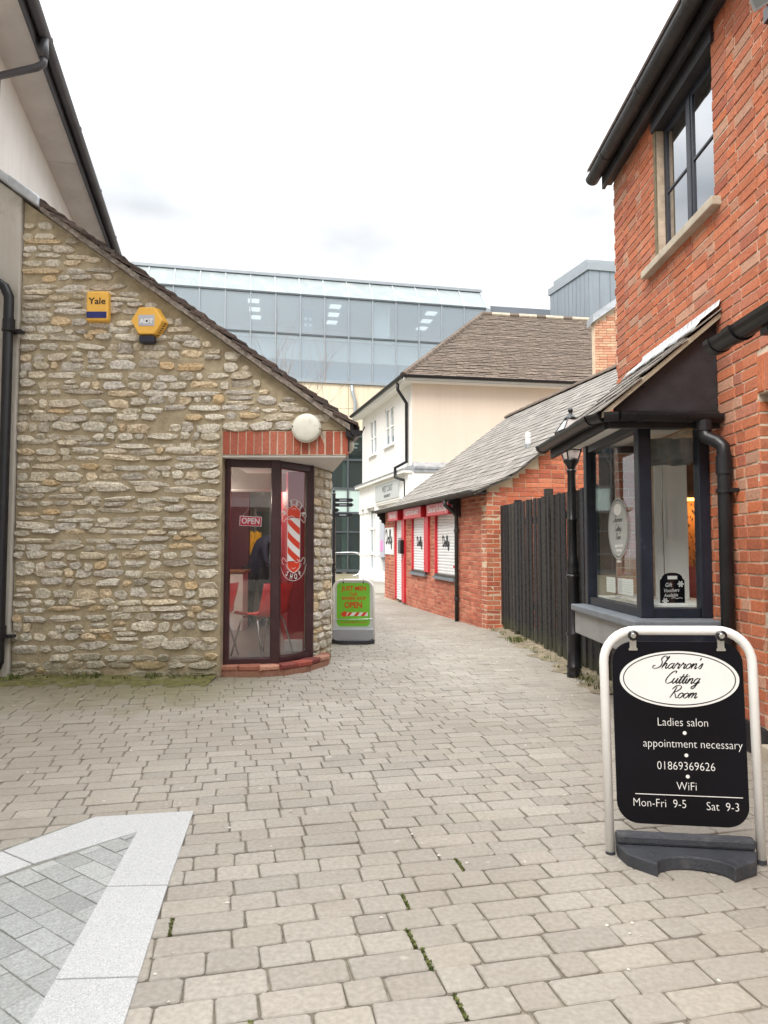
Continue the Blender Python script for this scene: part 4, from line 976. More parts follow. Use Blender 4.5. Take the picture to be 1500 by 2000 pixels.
# reveal bricks of the doorway and the arch over it
TR = frame((XW, 4.263, 0), (1, 0, 0), (0, -1, 0)); FR = fmat((XW, 4.263, 0), (1, 0, 0), (0, -1, 0))
mm = MB(TR); mm.box(.0, .24, -.03, -.008, 0, 2.165); obj('door_reveal', mm, 'brickmortar', sal)
lay('reveal_brick', bond(.0, .235, .18, 2.16, kind='mixed', rg=random.Random(2)), TR, FR, 'brick', sal, 60, depth=.03, seed=6, proud=.004)
ar = [(4.263 - .034 - i * .075, 2.285, .064, .222) for i in range(14)]
lay('arch_brick', ar, TS, FS, 'brick', sal, 14, depth=.06, seed=7)
mm = MB(TS); mm.box(1.2, 3.09, -.1, .022, -.05, .178); mm.box(4.27, 6.86, -.1, .022, -.05, .178); obj('plinth', mm, 'cheek', sal, bev=.008)
mm = MB(); mm.box(2.46, 2.50, 3.1, 4.27, 0, 2.2); obj('door_leaf', mm, 'navy', sal)
mm = MB(); mm.box(2.2, 2.5, 3.1, 4.26, -.02, .10); obj('door_step', mm, 'stonesill', sal, bev=.01)
# end wall and rear body so that the building stays solid
mm = MB(); mm.box(2.26, 7.5, 6.60, 6.84, 0, 4.9); obj('end_wall', mm, 'brickmortar', sal)
# upper window
xf = XW + .062
wf = MB(); wf.box(xf, xf + .06, 4.757, 5.755, 3.60, 3.645); wf.box(xf, xf + .06, 4.757, 5.755, 4.675, 4.72)
for y in (4.757, 5.715): wf.box(xf, xf + .06, y, y + .04, 3.645, 4.675)
wf.box(xf - .012, xf + .06, 5.228, 5.284, 3.645, 4.675)
win = obj('upper_window', wf, 'navy', sal, bev=.005)
for ya, yb in ((4.797, 5.228), (5.284, 5.715)):
    cz = MB()
    cz.box(xf - .004, xf + .03, ya, ya + .03, 3.645, 4.675); cz.box(xf - .004, xf + .03, yb - .03, yb, 3.645, 4.675); cz.box(xf - .004, xf + .03, ya + .03, yb - .03, 3.645, 3.68); cz.box(xf - .004, xf + .03, ya + .03, yb - .03, 4.64, 4.675); cz.box(xf - .002, xf + .02, ya + .03, yb - .03, 4.135, 4.155)
    o = obj('casement', cz, 'navy', bev=.003); o.parent = win
    for za, zb in ((3.68, 4.135), (4.155, 4.64)):
        pn = MB(); pn.box(xf + .008, xf + .013, ya + .03, yb - .03, za, zb); o = obj('pane', pn, 'upglass'); o.parent = win
mm = MB(); mm.box(xf + .02, 2.6, 4.6, 5.9, 3.5, 3.52); mm.box(2.9, 2.92, 4.2, 6.4, 3.4, 4.9); obj('room_back', mm, 'intdark', sal)
mm = MB(); mm.box(2.243, 2.33, 5.7555, 5.80, 3.60, 4.70); obj('window_reveal', mm, plain('stained_reveal', (.17, .14, .085), .9, var=.3, scale=8), sal)
mm = MB(); mm.box(2.225, xf, 4.70, 5.80, 4.700, 4.84); obj('window_head', mm, 'cheek', sal)
mm = MB(); mm.box(2.185, xf + .02, 4.66, 5.985, 3.535, 3.598); obj('window_sill', mm, 'stonesill', sal, bev=.006)
# eaves
mm = MB(); mm.box(2.155, 2.185, 1.0, 6.90, 4.80, 5.0); mm.box(2.185, 2.25, 1.0, 6.90, 4.84, 4.86); obj('fascia', mm, 'gutter', sal)
mm = MB(); mm.gutter((2.085, 6.98, 4.945), (2.085, 1.0, 4.93), .068); gt = obj('gutter', mm, 'gutter', sal)
for y in (6.55, 5.6, 4.65):
    mm = MB(); mm.gutter((2.085, y, 4.945), (2.085, y - .05, 4.945), .074); o = obj('gutter_bracket', mm, 'gutter'); o.parent = gt
mm = MB(); mm.prism([(2.03, 1, 5.0), (2.03, 1, 5.03), (4.8, 1, 7.0), (4.8, 1, 6.97)], (0, 0, 0), (0, 5.96, 0)); obj('roof', mm, 'tile', sal)
# ---- bay window
bf = MB(); XB = 1.80
for (x, y) in ((XB, 4.965), (XB, 6.24)): bf.box(x - .045, x + .045, y - .045, y + .045, .77, 2.14)
bf.box(2.17, 2.246, 4.92, 5.01, .77, 2.14); bf.box(2.17, 2.246, 6.20, 6.29, .77, 2.14)
for z0, z1 in ((.77, .835), (2.075, 2.14)):
    bf.box(XB - .032, XB + .032, 5.01, 6.195, z0, z1); bf.box(XB + .045, 2.17, 4.935, 4.995, z0, z1); bf.box(XB + .045, 2.17, 6.21, 6.27, z0, z1)
bay = obj('bay_window', bf, 'navy', sal, bev=.006)
def sub(name, mb, mat, **k):
    o = obj(name, mb, mat, **k); o.parent = bay; return o
for q in ((XB - .004, XB + .004, 5.01, 6.195), (XB + .045, 2.17, 4.961, 4.969), (XB + .045, 2.17, 6.236, 6.244)):
    mm = MB(); mm.box(q[0], q[1], q[2], q[3], .835, 2.075); sub('pane', mm, 'glass')
mm = MB(); mm.box(1.985, 2.235, 6.12, 6.19, .85, 2.07); sub('bay_cheek', mm, 'brickmortar')
mm = MB(); mm.box(1.86, 1.98, 6.14, 6.18, .85, 2.07); sub('reflection_board', mm, plain('reflection_board', (.13, .085, .06), .7, var=.2, scale=5))  # added board; its brown stands in for a dark reflection in the long pane
TB_ = frame((1.985, 6.115, 0), (1, 0, 0), (0, -1, 0)); FB_ = fmat((1.985, 6.115, 0), (1, 0, 0), (0, -1, 0))
lay('brick', bond(0, .25, .86, 2.06, kind='mixed', rg=random.Random(77)), TB_, FB_, 'brick', bay, 60, depth=.02, seed=78, proud=.004)
mm = MB(); mm.prism([(1.635, 4.73, 0), (2.246, 4.73, 0), (2.246, 6.31, 0), (1.635, 6.31, 0)], (0, 0, .715), (0, 0, .768)); sub('sill', mm, 'sillgrey', bev=.01)
mm = MB(); mm.box(1.665, 2.246, 4.765, 6.29, .52, .715); sub('apron', mm, 'apron', bev=.005)
mm = MB(); mm.box(1.66, 2.246, 4.757, 4.766, .60, .714); sub('apron_end', mm, 'navy')
mm = MB(); mm.box(1.50, 2.246, 4.80, 6.33, 2.141, 2.156); sub('bay_soffit', mm, 'soffit')
mm = MB(); mm.box(1.485, 1.51, 4.80, 6.36, 2.05, 2.19); sub('bay_fascia', mm, 'cheek')
mm = MB(); mm.box(1.51, 2.246, 4.755, 4.80, 2.05, 2.16); sub('return_fascia', mm, 'cheek')
slp = (2.835 - 2.16) / (2.25 - 1.45); RZ = lambda x: 2.16 + slp * (x - 1.45)
mm = MB(); mm.prism([(1.55, 4.775, 2.161), (2.246, 4.775, 2.161), (2.246, 4.775, RZ(2.246) - .05), (1.55, 4.775, RZ(1.55) - .05)], (0, 0, 0), (0, .025, 0)); sub('cheek_board', mm, 'cheek')
for k, (z0, z1) in enumerate(((2.165, 2.3315), (2.332, 2.5015), (2.502, 2.70))):
    x0 = max(1.56, 1.45 + (z0 - 2.10) / slp); mm = MB(); mm.prism([(x0, 4.765, z0), (2.240, 4.765, z0), (2.240, 4.765, min(z1, RZ(2.24) - .055)), (min(2.23, x0 + (z1 - z0) / slp), 4.765, min(z1, RZ(2.2) - .06))], (0, 0, 0), (0, .012, 0)); sub('cladding_board', mm, 'cheek')
mm = MB(); mm.prism([(1.45, 4.70, RZ(1.45) - .05), (2.246, 4.70, RZ(2.246) - .05), (2.246, 4.70, RZ(2.246) - .012), (1.45, 4.70, RZ(1.45) - .012)], (0, 0, 0), (0, 1.70, 0)); sub('roof_deck', mm, 'eavewood')
rg = random.Random(31); an_ = math.atan(slp); mm0 = [MB().box(-.36, 0, 0, .243, 0, .009).mesh('slate') for _ in range(2)]
for me in mm0: fixn(me); me.materials.append(MT['slate'])
for r_ in range(5):
    xt = 1.425 + r_ * .155
    for k in range(-1, 7):
        y = 4.685 + k * .25 + (r_ % 2) * .125
        if y < 4.66 or y > 6.2: continue
        M = Matrix.Translation((xt, y + .243, RZ(xt) + .012 + rg.uniform(-.003, .003))) @ Matrix.Rotation(R(180), 4, 'Z') @ Matrix.Rotation(an_ - .045 + rg.gauss(0, .006), 4, 'Y')
        o = bpy.data.objects.new('slate', mm0[k % 2]); C.objects.link(o); o.parent = bay; o.matrix_basis = M
for k, (ya, yb) in enumerate(((4.69, 5.42), (5.40, 6.12))):
    mm = MB(); e = .003 * k; n_ = 10
    for i in range(n_):
        y0 = ya + (yb - ya) * i / n_; y1 = ya + (yb - ya) * (i + 1) / n_; w_ = lambda y: .006 * math.sin(y * 23) + .004 * math.sin(y * 51)
        mm.add([(2.243, y0, 2.90 + e), (2.243, y1, 2.90 + e), (2.228, y0, 2.858 + e), (2.228, y1, 2.858 + e), (2.10 + w_(y0), y0, RZ(2.10) + .045 + w_(y0)), (2.10 + w_(y1), y1, RZ(2.10) + .045 + w_(y1)), (2.05 + w_(y0), y0, RZ(2.05) + .026 + e), (2.05 + w_(y1), y1, RZ(2.05) + .026 + e)],
               [(0, 1, 3, 2), (2, 3, 5, 4), (4, 5, 7, 6)])
    o = sub('flashing', mm, 'leadbright', smooth=True)
    sd = o.modifiers.new('t', 'SOLIDIFY'); sd.thickness = .004
mm = MB(); mm.gutter((1.428, 6.42, 2.165), (1.428, 4.86, 2.145), .058); mm.gutter((1.428, 6.42, 2.165), (1.428, 6.36, 2.165), .064); mm.gutter((1.428, 4.95, 2.145), (1.428, 4.86, 2.145), .064)
mm.gutter((1.428, 4.86, 2.145), (1.47, 4.745, 2.143), .058); mm.gutter((1.47, 4.745, 2.143), (1.56, 4.71, 2.141), .058); mm.gutter((1.56, 4.71, 2.141), (2.235, 4.71, 2.128), .056); mm.gutter((1.66, 4.71, 2.141), (1.72, 4.71, 2.14), .063); mm.gutter((2.0, 4.71, 2.135), (2.03, 4.71, 2.134), .063)
sub('bay_gutter', mm, 'blackpipe')
mm = MB(); mm.tube([(2.12, 4.71, 2.10), (2.12, 4.71, 2.01), (2.125, 4.695, 1.975), (2.17, 4.63, 1.935), (2.19, 4.60, 1.90), (2.192, 4.597, 1.85), (2.192, 4.597, .0)], .043, 18); dp = obj('downpipe', mm, 'blackpipe', sal, smooth=True)
for z0, z1, r_ in ((1.72, 1.84, .050), (1.60, 1.625, .053), (2.02, 2.09, .05)):
    mm = MB(); x, y = (2.192, 4.597) if z0 < 1.9 else (2.12, 4.71); mm.tube([(x, y, z0), (x, y, z1)], r_, 18)
    if z0 == 1.60: mm.box(2.19, 2.25, 4.52, 4.545, 1.60, 1.625)
    o = obj('pipe_collar', mm, 'blackpipe', smooth=False); o.parent = dp
# ---- what stands in the bay and the room behind
mm = MB(); mm.box(2.5, 5.2, 3.4, 6.6, -.02, .0); mm.box(2.5, 5.2, 6.575, 6.60, 0, 2.6); mm.box(5.1, 5.2, 3.4, 6.57, 0, 2.6); obj('room_wall', mm, plain('salon_wood_wall', (.20, .10, .055), .7, var=.2, scale=2), sal)
mm = MB(); mm.box(2.50, 5.2, 3.4, 6.57, 2.5, 2.55); obj('room_ceiling', mm, 'intdark', sal)
mm = MB(); mm.box(1.84, 2.5, 5.02, 6.19, .836, .85); obj('bay_board', mm, 'intwhite', sal)
mm = MB(); mm.prism([(2.13, 5.62, .85), (2.385, 5.62, .85), (2.385, 5.62, 2.04), (2.13, 5.62, 2.04)], (0, 0, 0), (0, .03, 0)); tag(obj('display_screen', mm, 'intwhite', bev=.004), 'tall pale display screen standing in the salon bay behind the voucher board', 'screen')
mm = MB(); mm.box(2.22, 2.295, 5.612, 5.617, 1.32, 1.62); tag(obj('notice', mm, 'paper'), 'white printed notice stuck half way up the pale screen in the bay', 'notice')
mm = MB(); mm.tube([(2.165, 5.56, 2.05), (2.168, 5.57, 1.5), (2.178, 5.58, 1.0), (2.168, 5.56, .93)], .005, 6); mm.tube([(2.168, 5.56, .93), (2.18, 5.56, .90), (2.165, 5.56, .88), (2.155, 5.55, .86)], .011, 6); tag(obj('blind_cord', mm, 'chrome'), 'grey blind cord hanging in front of the pale screen in the bay', 'cord')
t = thing('roman_blind', 'grey fabric blind drawn up in folds under the bay ceiling', 'blind', (2.0, 5.1, 1.95))
for k in range(4):
    mm = MB(); nn = 12
    for i in range(nn):
        x0 = 1.86 + .34 * i / nn; x1 = 1.86 + .34 * (i + 1) / nn; w_ = lambda x: .02 * math.sin(x * 40 + k)
        mm.quad((x0, 5.08 + k * .015 + w_(x0), 2.03 - .02 * k), (x1, 5.08 + k * .015 + w_(x1), 2.03 - .02 * k), (x1, 5.07 + k * .015 - w_(x1), 1.875 - .012 * k + w_(x1) * .12), (x0, 5.07 + k * .015 - w_(x0), 1.875 - .012 * k + w_(x0) * .12))
    obj('fold', mm, plain('blind_cloth', (.30, .32, .32), .85, var=.15, scale=14), t, smooth=True)
t = thing('voucher_board', 'black chalk board about gift vouchers with a handle slot, standing in the salon bay', 'chalk board', (2.03, 5.06, .85))
Tv = frame((2.028, 5.06, .85), (1, .06, 0), (.06, -1, 0)); hh = .20; wv = .088
pts = [(-wv, 0), (wv, 0), (wv, hh - .03)] + [(wv * .86 * math.cos(R(a)), hh - .03 + .055 * math.sin(R(a)) ** .7) for a in (8, 25, 45, 65, 90, 115, 135, 155, 172)] + [(-wv, hh - .03)]
mm = MB(Tv); mm.prism([(x, 0, z_) for x, z_ in pts], (0, 0, 0), (0, -.008, 0)); obj('board', mm, 'panelblack', t)
mm = MB(Tv); mm.box(-.035, .035, .001, .0016, hh - .022, hh + .002); obj('handle_slot', mm, 'intwhite', t, bev=.0)
mm = MB(Tv); mm.box(-.09, .09, -.03, .025, -.001, .012); obj('stand', mm, 'intwhite', t)
Fv = face(Tv((0, .002, 0)), (1, .06, 0), (.06, -1, 0))
for s, x, z_, sz in (('Gift', -.028, .138, .040), ('Vouchers', -.008, .100, .036), ('Available', -.012, .066, .034)):
    text(s, sz, Fv @ Matrix.Translation((x, z_, 0)) @ Matrix.Rotation(.05, 4, 'Z') @ Matrix(((1, .2, 0, 0), (0, 1, 0, 0), (0, 0, 1, 0), (0, 0, 0, 1))), 'print', t, bold=.0, sx=.82, ext=.0002)
RB = MB(lambda p: Fv @ Vector((p[0], p[1], .0004))); ribbon([[(-.01, .046), (.01, .05), (.03, .043), (.05, .049), (.07, .045)]], .003, lambda p: p, RB)
for cx, cz, r_ in ((.058, .145, .022), (-.055, .026, .022)):
    for k in range(6):
        a = k * 1.047; ribbon([[(cx + .004 * math.cos(a), cz + .004 * math.sin(a)), (cx + r_ * .7 * math.cos(a - .25), cz + r_ * .7 * math.sin(a - .25)), (cx + r_ * math.cos(a), cz + r_ * math.sin(a)), (cx + r_ * .7 * math.cos(a + .25), cz + r_ * .7 * math.sin(a + .25)), (cx + .004 * math.cos(a), cz + .004 * math.sin(a))]], .004, lambda p: p, RB)
obj('chalk_drawing', RB, 'print', t, fix=False)
t = thing('oval_window_sign', 'grey oval frosted sign with script lettering on the long pane of the salon bay', 'window sign', (XB - .006, 5.45, 1.4))
Fo = face((XB - .0052, 5.50, 1.40), (0, -1, 0), (-1, 0, 0))
ov = lambda rx, rz, n=40: [(rx * math.cos(2 * math.pi * i / n), rz * math.sin(2 * math.pi * i / n)) for i in range(n)]
mm = MB(lambda p: Fo @ Vector((p[0], p[1], 0))); P = ov(.235, .235); mm.add(P, [tuple(range(40))]); obj('oval', mm, 'sticker', t, fix=False)
mm = MB(lambda p: Fo @ Vector((p[0], p[1], .0006))); P = ov(.215, .215); Q = ov(.222, .222); mm.add(P + Q, [(i, (i + 1) % 40, 40 + (i + 1) % 40, 40 + i) for i in range(40)]); obj('oval_line', mm, 'ink', t, fix=False)
RB = MB(lambda p: Fo @ Vector((p[0], p[1], .0006)))
for wd_, z_ in (("Sharron's", .05), ('Cutting', -.02), ('Room', -.085)): script(wd_, .024, lambda p, z_=z_: (p[0], p[1] + z_), .0045, mb=RB)
obj('lettering', RB, 'ink', t, fix=False)
mm = MB(lambda p: Fo @ Vector((p[0], p[1], .0008))); P = [(x, y + .145) for x, y in ov(.09, .045, 24)]; mm.add(P, [tuple(range(24))]); obj('emblem', mm, 'paper', t, fix=False)
for s, z_ in (('appointments', -.13), ('necessary', -.165), ('or', -.20), ('walk in', -.25)): text(s, .034, Fo @ Matrix.Translation((0.02, z_, .0008)), 'print', t, bold=.01, ext=.0002)
for i, (ya, yb, lb) in enumerate(((5.62, 5.84, 'white printed card low in the long bay pane, nearer the lamp post'), (5.22, 5.56, 'white printed card low in the long bay pane, touching the corner post'))):
    mm = MB(); mm.box(XB + .006, XB + .008, ya, yb, .90, 1.02); t2 = thing('price_card', lb, 'card', (XB + .007, (ya + yb) / 2, .9), 'cards in the bay window'); obj('sheet', mm, 'paper', t2)
    mm = MB()
    for k in range(5): mm.box(XB + .0052, XB + .0058, ya + .02, yb - .02 - .02 * (k % 2), .92 + k * .018, .924 + k * .018)
    obj('print_lines', mm, 'silver', t2)
t = thing('lit_shelf', 'orange-lit wooden shelf unit inside the salon, right of the pale panel', 'shelf', (2.85, 6.6, 0))
mm = MB(); mm.box(2.50, 3.3, 6.53, 6.57, .2, 1.78); obj('back_board', mm, plain('amber_wood', (.40, .17, .045), .6, var=.2, scale=5), t)
for z_ in (.55, .9, 1.70):
    mm = MB(); mm.box(2.50, 3.3, 6.32, 6.53, z_, z_ + .03); obj('shelf', mm, 'wood', t)
mm = MB(); mm.box(2.55, 3.2, 6.34, 6.38, 1.675, 1.698); obj('light_strip', mm, 'warm', t); bulb_light('strip_light', (2.9, 6.36, 1.60), 2.2, (1, .55, .2), .05, t)
mm = MB(); mm.box(2.55, 3.0, 5.95, 6.22, 0, .78); tag(obj('salon_cabinet', mm, 'wood', bev=.01), 'brown cabinet below the lit shelf inside the salon', 'cabinet')
mm = MB(); mm.box(2.60, 2.63, 6.0, 6.2, .785, 1.10); mm.box(2.64, 2.66, 6.0, 6.2, .785, 1.06); tag(obj('folder', mm, plain('pink_folder', (.45, .12, .13), .6)), 'pink folders standing on the cabinet inside the salon', 'folder')
mm = MB()
for i in range(70):
    z_ = 1.1 + .55 * rnd.random(); x = 2.72 + rnd.gauss(0, .03); y = 6.28 + rnd.gauss(0, .02); s = .02
    mm.add([(x, y, z_), (x + s * rnd.uniform(-1, 1), y + s * .5, z_ + s), (x + s * rnd.uniform(-1, 1), y, z_ - s)], [(0, 1, 2)])
tag(obj('trailing_plant', mm, plain('dark_leaf', (.03, .045, .02), .7)), 'dark trailing plant hanging down the lit shelf inside the salon', 'plant')

# ---- porch gutter that comes in from the right
t = thing('porch_canopy', 'black half-round gutter of a porch reaching into the picture at the right edge', 'canopy', (1.9, 2.5, 2.3))
mm = MB(); mm.gutter((1.625, 3.44, 2.245), (1.625, .8, 2.235), .060); gt = obj('gutter', mm, 'blackpipe', t)
for ya, yb, r_ in ((3.46, 3.41, .066), (3.27, 3.20, .066), (3.205, 3.195, .070)):
    mm = MB(); mm.gutter((1.625, ya, 2.246), (1.625, yb, 2.246), r_, .012); o = obj('gutter_collar', mm, 'blackpipe'); o.parent = gt
mm = MB(); mm.box(1.69, 1.715, .8, 3.05, 2.12, 2.30); obj('fascia', mm, 'cheek', t)
mm = MB(); mm.box(1.62, 1.70, 2.98, 3.04, 2.150, 2.178); mm.prism([(1.69, 3.0, 2.15), (2.24, 3.0, 2.15), (2.24, 3.0, 2.10), (1.69, 3.0, 2.12)], (0, 0, 0), (0, .04, 0)); obj('bracket', mm, 'blackpipe', t)
mm = MB(); mm.prism([(1.64, .8, 2.30), (1.64, .8, 2.33), (2.245, .8, 2.75), (2.245, .8, 2.72)], (0, 0, 0), (0, 2.2, 0)); obj('roof', mm, 'slate', t)
# ---- floodlight
t = thing('floodlight', 'grey square floodlight on the brick wall at the top right corner', 'floodlight', (2.2, 3.95, 4.3))
fz = Vector((-.50, -.62, -.60)).normalized(); fx = fz.cross(Vector((0, 0, 1))).normalized(); fy = fz.cross(fx); ca_, sa_ = math.cos(R(12)), math.sin(R(12)); fx, fy = fx * ca_ + fy * sa_, fy * ca_ - fx * sa_
Mf = Matrix(((fx.x, fy.x, -fz.x, 2.135), (fx.y, fy.y, -fz.y, 3.86), (fx.z, fy.z, -fz.z, 4.40), (0, 0, 0, 1)))
TF = lambda p: Mf @ Vector(p)
mm = MB(TF); mm.box(-.06, .06, -.08, .08, -.06, .05); obj('housing', mm, 'gutter', t, bev=.012)
mm = MB(TF); mm.box(-.075, .075, -.095, .095, -.076, -.06); obj('bezel', mm, 'lead', t, bev=.004)
mm = MB(TF); mm.box(-.06, .06, -.08, .08, -.080, -.0765); obj('lens', mm, 'frit', t)
mm = MB(); mm.box(2.16, 2.245, 3.82, 3.92, 4.22, 4.30); mm.tube([(2.20, 3.86, 4.26), (2.18, 3.84, 4.2), (2.2, 3.82, 4.12), (2.24, 3.8, 4.1)], .012, 8); obj('wall_bracket', mm, 'black', t)

# ================================================================== A-BOARDS
def aboard(name, label, cat, loc, rz, ry, W_, H_, tube, build):
    t = thing(name, label, cat, loc)
    M = Matrix.Translation(loc) @ Matrix.Rotation(rz, 4, 'Z') @ Matrix.Rotation(ry, 4, 'Y')
    T = lambda p: M @ Vector(p)
    h = W_ / 2 - tube; rc = .13; P = [(-h, 0, .0)] + [(-h, 0, H_ - tube - rc)]
    for i in range(1, 9):
        a = R(180 - 90 * i / 8); P.append((-h + rc + rc * math.cos(a), 0, H_ - tube - rc + rc * math.sin(a)))
    P += [(-x, y, z_) for x, y, z_ in P[::-1]]
    mm = MB(T); mm.tube(P, tube, 14); obj('frame', mm, 'whitepc', t, smooth=True)
    for s in (-1, 1):
        mm = MB(T); mm.tube([(s * h, 0, .002), (s * h, 0, .02)], tube * 1.05, 14); obj('foot_cap', mm, 'rubber', t)
    build(t, M, T, h); return t
def rrect(w_, z0, z1, rt, rb, n=8):
    P = []
    for cx, cz, r_, a0 in ((w_ - rb, z0 + rb, rb, 270), (w_ - rt, z1 - rt, rt, 0), (-w_ + rt, z1 - rt, rt, 90), (-w_ + rb, z0 + rb, rb, 180)):
        for i in range(n + 1): a = R(a0 + 90 * i / n); P.append((cx + r_ * math.cos(a), cz + r_ * math.sin(a)))
    return P
def salon_board(t, M, T, h):
    # weighted base with the scooped front
    prof = [(-h + .025, .045), (h - .025, .045), (h - .025, -.03), (h - .05, -.11), (.135, -.19)]
    prof += [(.135 * math.cos(R(a)) , -.19 + .085 * math.sin(R(a))) for a in range(10, 171, 16)] + [(-.135, -.19), (-h + .05, -.11), (-h + .025, -.03)]
    mm = MB(T); mm.prism([(x, y, 0) for x, y in prof], (0, 0, .004), (0, 0, .055)); obj('base', mm, 'rubber', t, bev=.005)
    mm = MB(T); mm.prism([(-h + .022, -.024, 0), (h - .022, -.024, 0), (h - .022, .03, 0), (-h + .022, .03, 0)], (0, 0, .055), (0, 0, .098)); obj('base_bar', mm, 'rubber', t, bev=.012)
    pp = rrect(.250, .135, .862, .085, .085); mm = MB(T); mm.prism([(x - .002, 0, z_) for x, z_ in pp], (0, -.004, 0), (0, .006, 0)); obj('panel', mm, 'panelblack', t, bev=.0015)
    for sx in (-1, 1):
        mm = MB(T); mm.box(sx * .168 - .013, sx * .168 + .013, -.008, -.004, .835, .875); mm.box(sx * .168 - .017, sx * .168 + .017, -.0085, -.006, .826, .836); obj('hanger', mm, 'chrome', t)
        mm = MB(T); mm.lathe([(.017, -.010), (.021, -.016), (.021, -.026), (.012, -.031)], (sx * .168, 0, .888), 18, axis=1); obj('pivot', mm, 'black', t)
        mm = MB(T); mm.lathe([(.011, -.031), (.009, -.034)], (sx * .168, 0, .888), 14, axis=1); obj('pivot_cap', mm, 'chrome', t)
    F = M @ face((0, -.0046, 0), (1, 0, 0), (0, -1, 0))
    oz = .712; N = 64; e = lambda rx, rz: [(rx * math.cos(2 * math.pi * i / N), oz + rz * math.sin(2 * math.pi * i / N)) for i in range(N)]
    mm = MB(lambda p: F @ Vector((p[0] + .004, p[1], 0))); mm.add(e(.228, .112), [tuple(range(N))]); obj('oval', mm, 'print', t, fix=False)
    mm = MB(lambda p: F @ Vector((p[0] + .004, p[1], .0006))); mm.add(e(.2155, .1045) + e(.2115, .1005), [(i, (i + 1) % N, N + (i + 1) % N, N + i) for i in range(N)]); obj('oval_line', mm, 'ink', t, fix=False)
    RB = MB(lambda p: F @ Vector((p[0], p[1], .0006)))
    for wd_, x, z_ in (("Sharron's", .0, .754), ('Cutting', .012, .695), ('Room', .016, .637)): script(wd_, .0215, lambda p, x=x, z_=z_: (p[0] + x, p[1] + z_), .0047, mb=RB, slant=.48)
    obj('script_lettering', RB, 'ink', t, fix=False)
    Mt = lambda x, z_: F @ Matrix.Translation((x, z_, .0006))
    for s, x, z_, sz in (('Ladies salon', .012, .540, .047), ('appointment necessary', .045, .455, .047), ('01869369626', .018, .367, .047), ('WiFi', .018, .288, .047)): text(s, sz, Mt(x, z_), 'print', t, sx=.86, bold=-.015, ext=.0002)
    text('Mon-Fri  9-5', .047, Mt(-.088, .218), 'print', t, sx=.86, bold=-.015, ext=.0002); text('Sat  9-3', .047, Mt(.150, .214), 'print', t, sx=.86, bold=-.015, ext=.0002)
    mm = MB(lambda p: F @ Vector((p[0], p[1], .0006))); mm.quad((-.180, .2515), (.225, .2515), (.225, .2545), (-.180, .2545))
    for x, z_ in ((.018, .499), (.021, .411), (.023, .328)): mm.add([(x + .0075 * math.cos(2 * math.pi * i / 14), z_ + .0075 * math.sin(2 * math.pi * i / 14)) for i in range(14)], [tuple(range(14))])
    obj('print_marks', mm, 'print', t, fix=False)
aboard('pavement_sign', "black swinging pavement sign for Sharron's Cutting Room in a white tube frame", 'pavement sign', (1.197, 2.925, -.004), R(-10.5), R(-1.0), .605, .925, .0185, salon_board)
def barber_board(t, M, T, h):
    prof = [(-h - .01, .06), (h + .01, .06), (h + .02, -.03), (h - .04, -.10)] + [(.2 * math.cos(R(a)), -.11 - .06 * math.sin(R(a))) for a in range(10, 171, 20)] + [(-h + .04, -.10), (-h - .02, -.03)]
    mm = MB(T); mm.prism([(x, y, 0) for x, y in prof], (0, 0, .004), (0, 0, .05)); obj('base', mm, 'rubber', t, bev=.006)
    P = [(-h - .004, .19), (-h - .004, .11)] + [((h + .004) * -math.cos(R(a)), .10 - .075 * math.sin(R(a))) for a in range(8, 173, 12)] + [(h + .004, .11), (h + .004, .19)]
    mm = MB(T); mm.prism([(x, 0, z_) for x, z_ in P], (0, -.115, 0), (0, -.105, 0)); mm.prism([(-h, -.11, .187), (h, -.11, .187), (h, .0, .20), (-h, .0, .20)], (0, 0, 0), (0, 0, .005)); obj('base_apron', mm, plain('grey_apron', (.36, .37, .40), .5, var=.05), t)
    pp = rrect(.252, .16, .845, .06, .05); mm = MB(T); mm.prism([(x, 0, z_) for x, z_ in pp], (0, -.004, 0), (0, .006, 0)); obj('backing', mm, plain('pale_board', (.62, .64, .62), .4, var=.03), t, bev=.002)
    pp = rrect(.222, .225, .805, .05, .05); mm = MB(T); mm.prism([(x, 0, z_) for x, z_ in pp], (0, -.0065, 0), (0, -.0045, 0)); obj('poster', mm, 'green', t)
    for sx in (-1, 1):
        mm = MB(T); mm.box(sx * .135 - .008, sx * .135 + .008, -.012, -.006, .80, .862); obj('hanger', mm, 'black', t)
    F = M @ face((0, -.0068, 0), (1, 0, 0), (0, -1, 0)); Mt = lambda x, z_: F @ Matrix.Translation((x, z_, .0006))
    for s, x, z_, sz, sx, b in (('JUST MEN', .012, .728, .084, .90, .03), ('THE', .0, .652, .056, 1.0, .02), ('BARBER SHOP', .010, .596, .064, .80, .022), ('OPEN', .0, .505, .108, .86, .035), ('NO APPOINTMENT NECESSARY', .010, .275, .026, .98, .01)): text(s, sz, Mt(x, z_), 'orangered', t, sx=sx, bold=b, ext=.0003)
    mm = MB(lambda p: F @ Vector((p[0], p[1], .0006))); mm.quad((-.13, .362), (.195, .362), (.195, .412), (-.13, .412)); obj('pole_white', mm, 'print', t, fix=False)
    mm = MB(lambda p: F @ Vector((p[0], p[1], .0012)))
    for x in (-.065, .035, .13): mm.quad((x - .03, .362), (x + .015, .362), (x + .055, .412), (x + .01, .412))
    mm.add([(-.17, .385), (-.125, .345), (-.10, .362), (-.075, .412), (-.125, .428)], [(0, 1, 2, 3, 4)]); obj('pole_stripe', mm, 'stripered', t, fix=False)
    mm = MB(T); mm.tube([(-h, -.012, .322), (0, -.016, .318), (h, -.012, .326)], .004, 6); obj('strap', mm, 'chrome', t)
aboard('pavement_sign', 'bright green JUST MEN barber pavement sign beside the stone pier', 'pavement sign', (-.412, 9.68, 0), R(-1), 0, .575, .858, .019, barber_board)

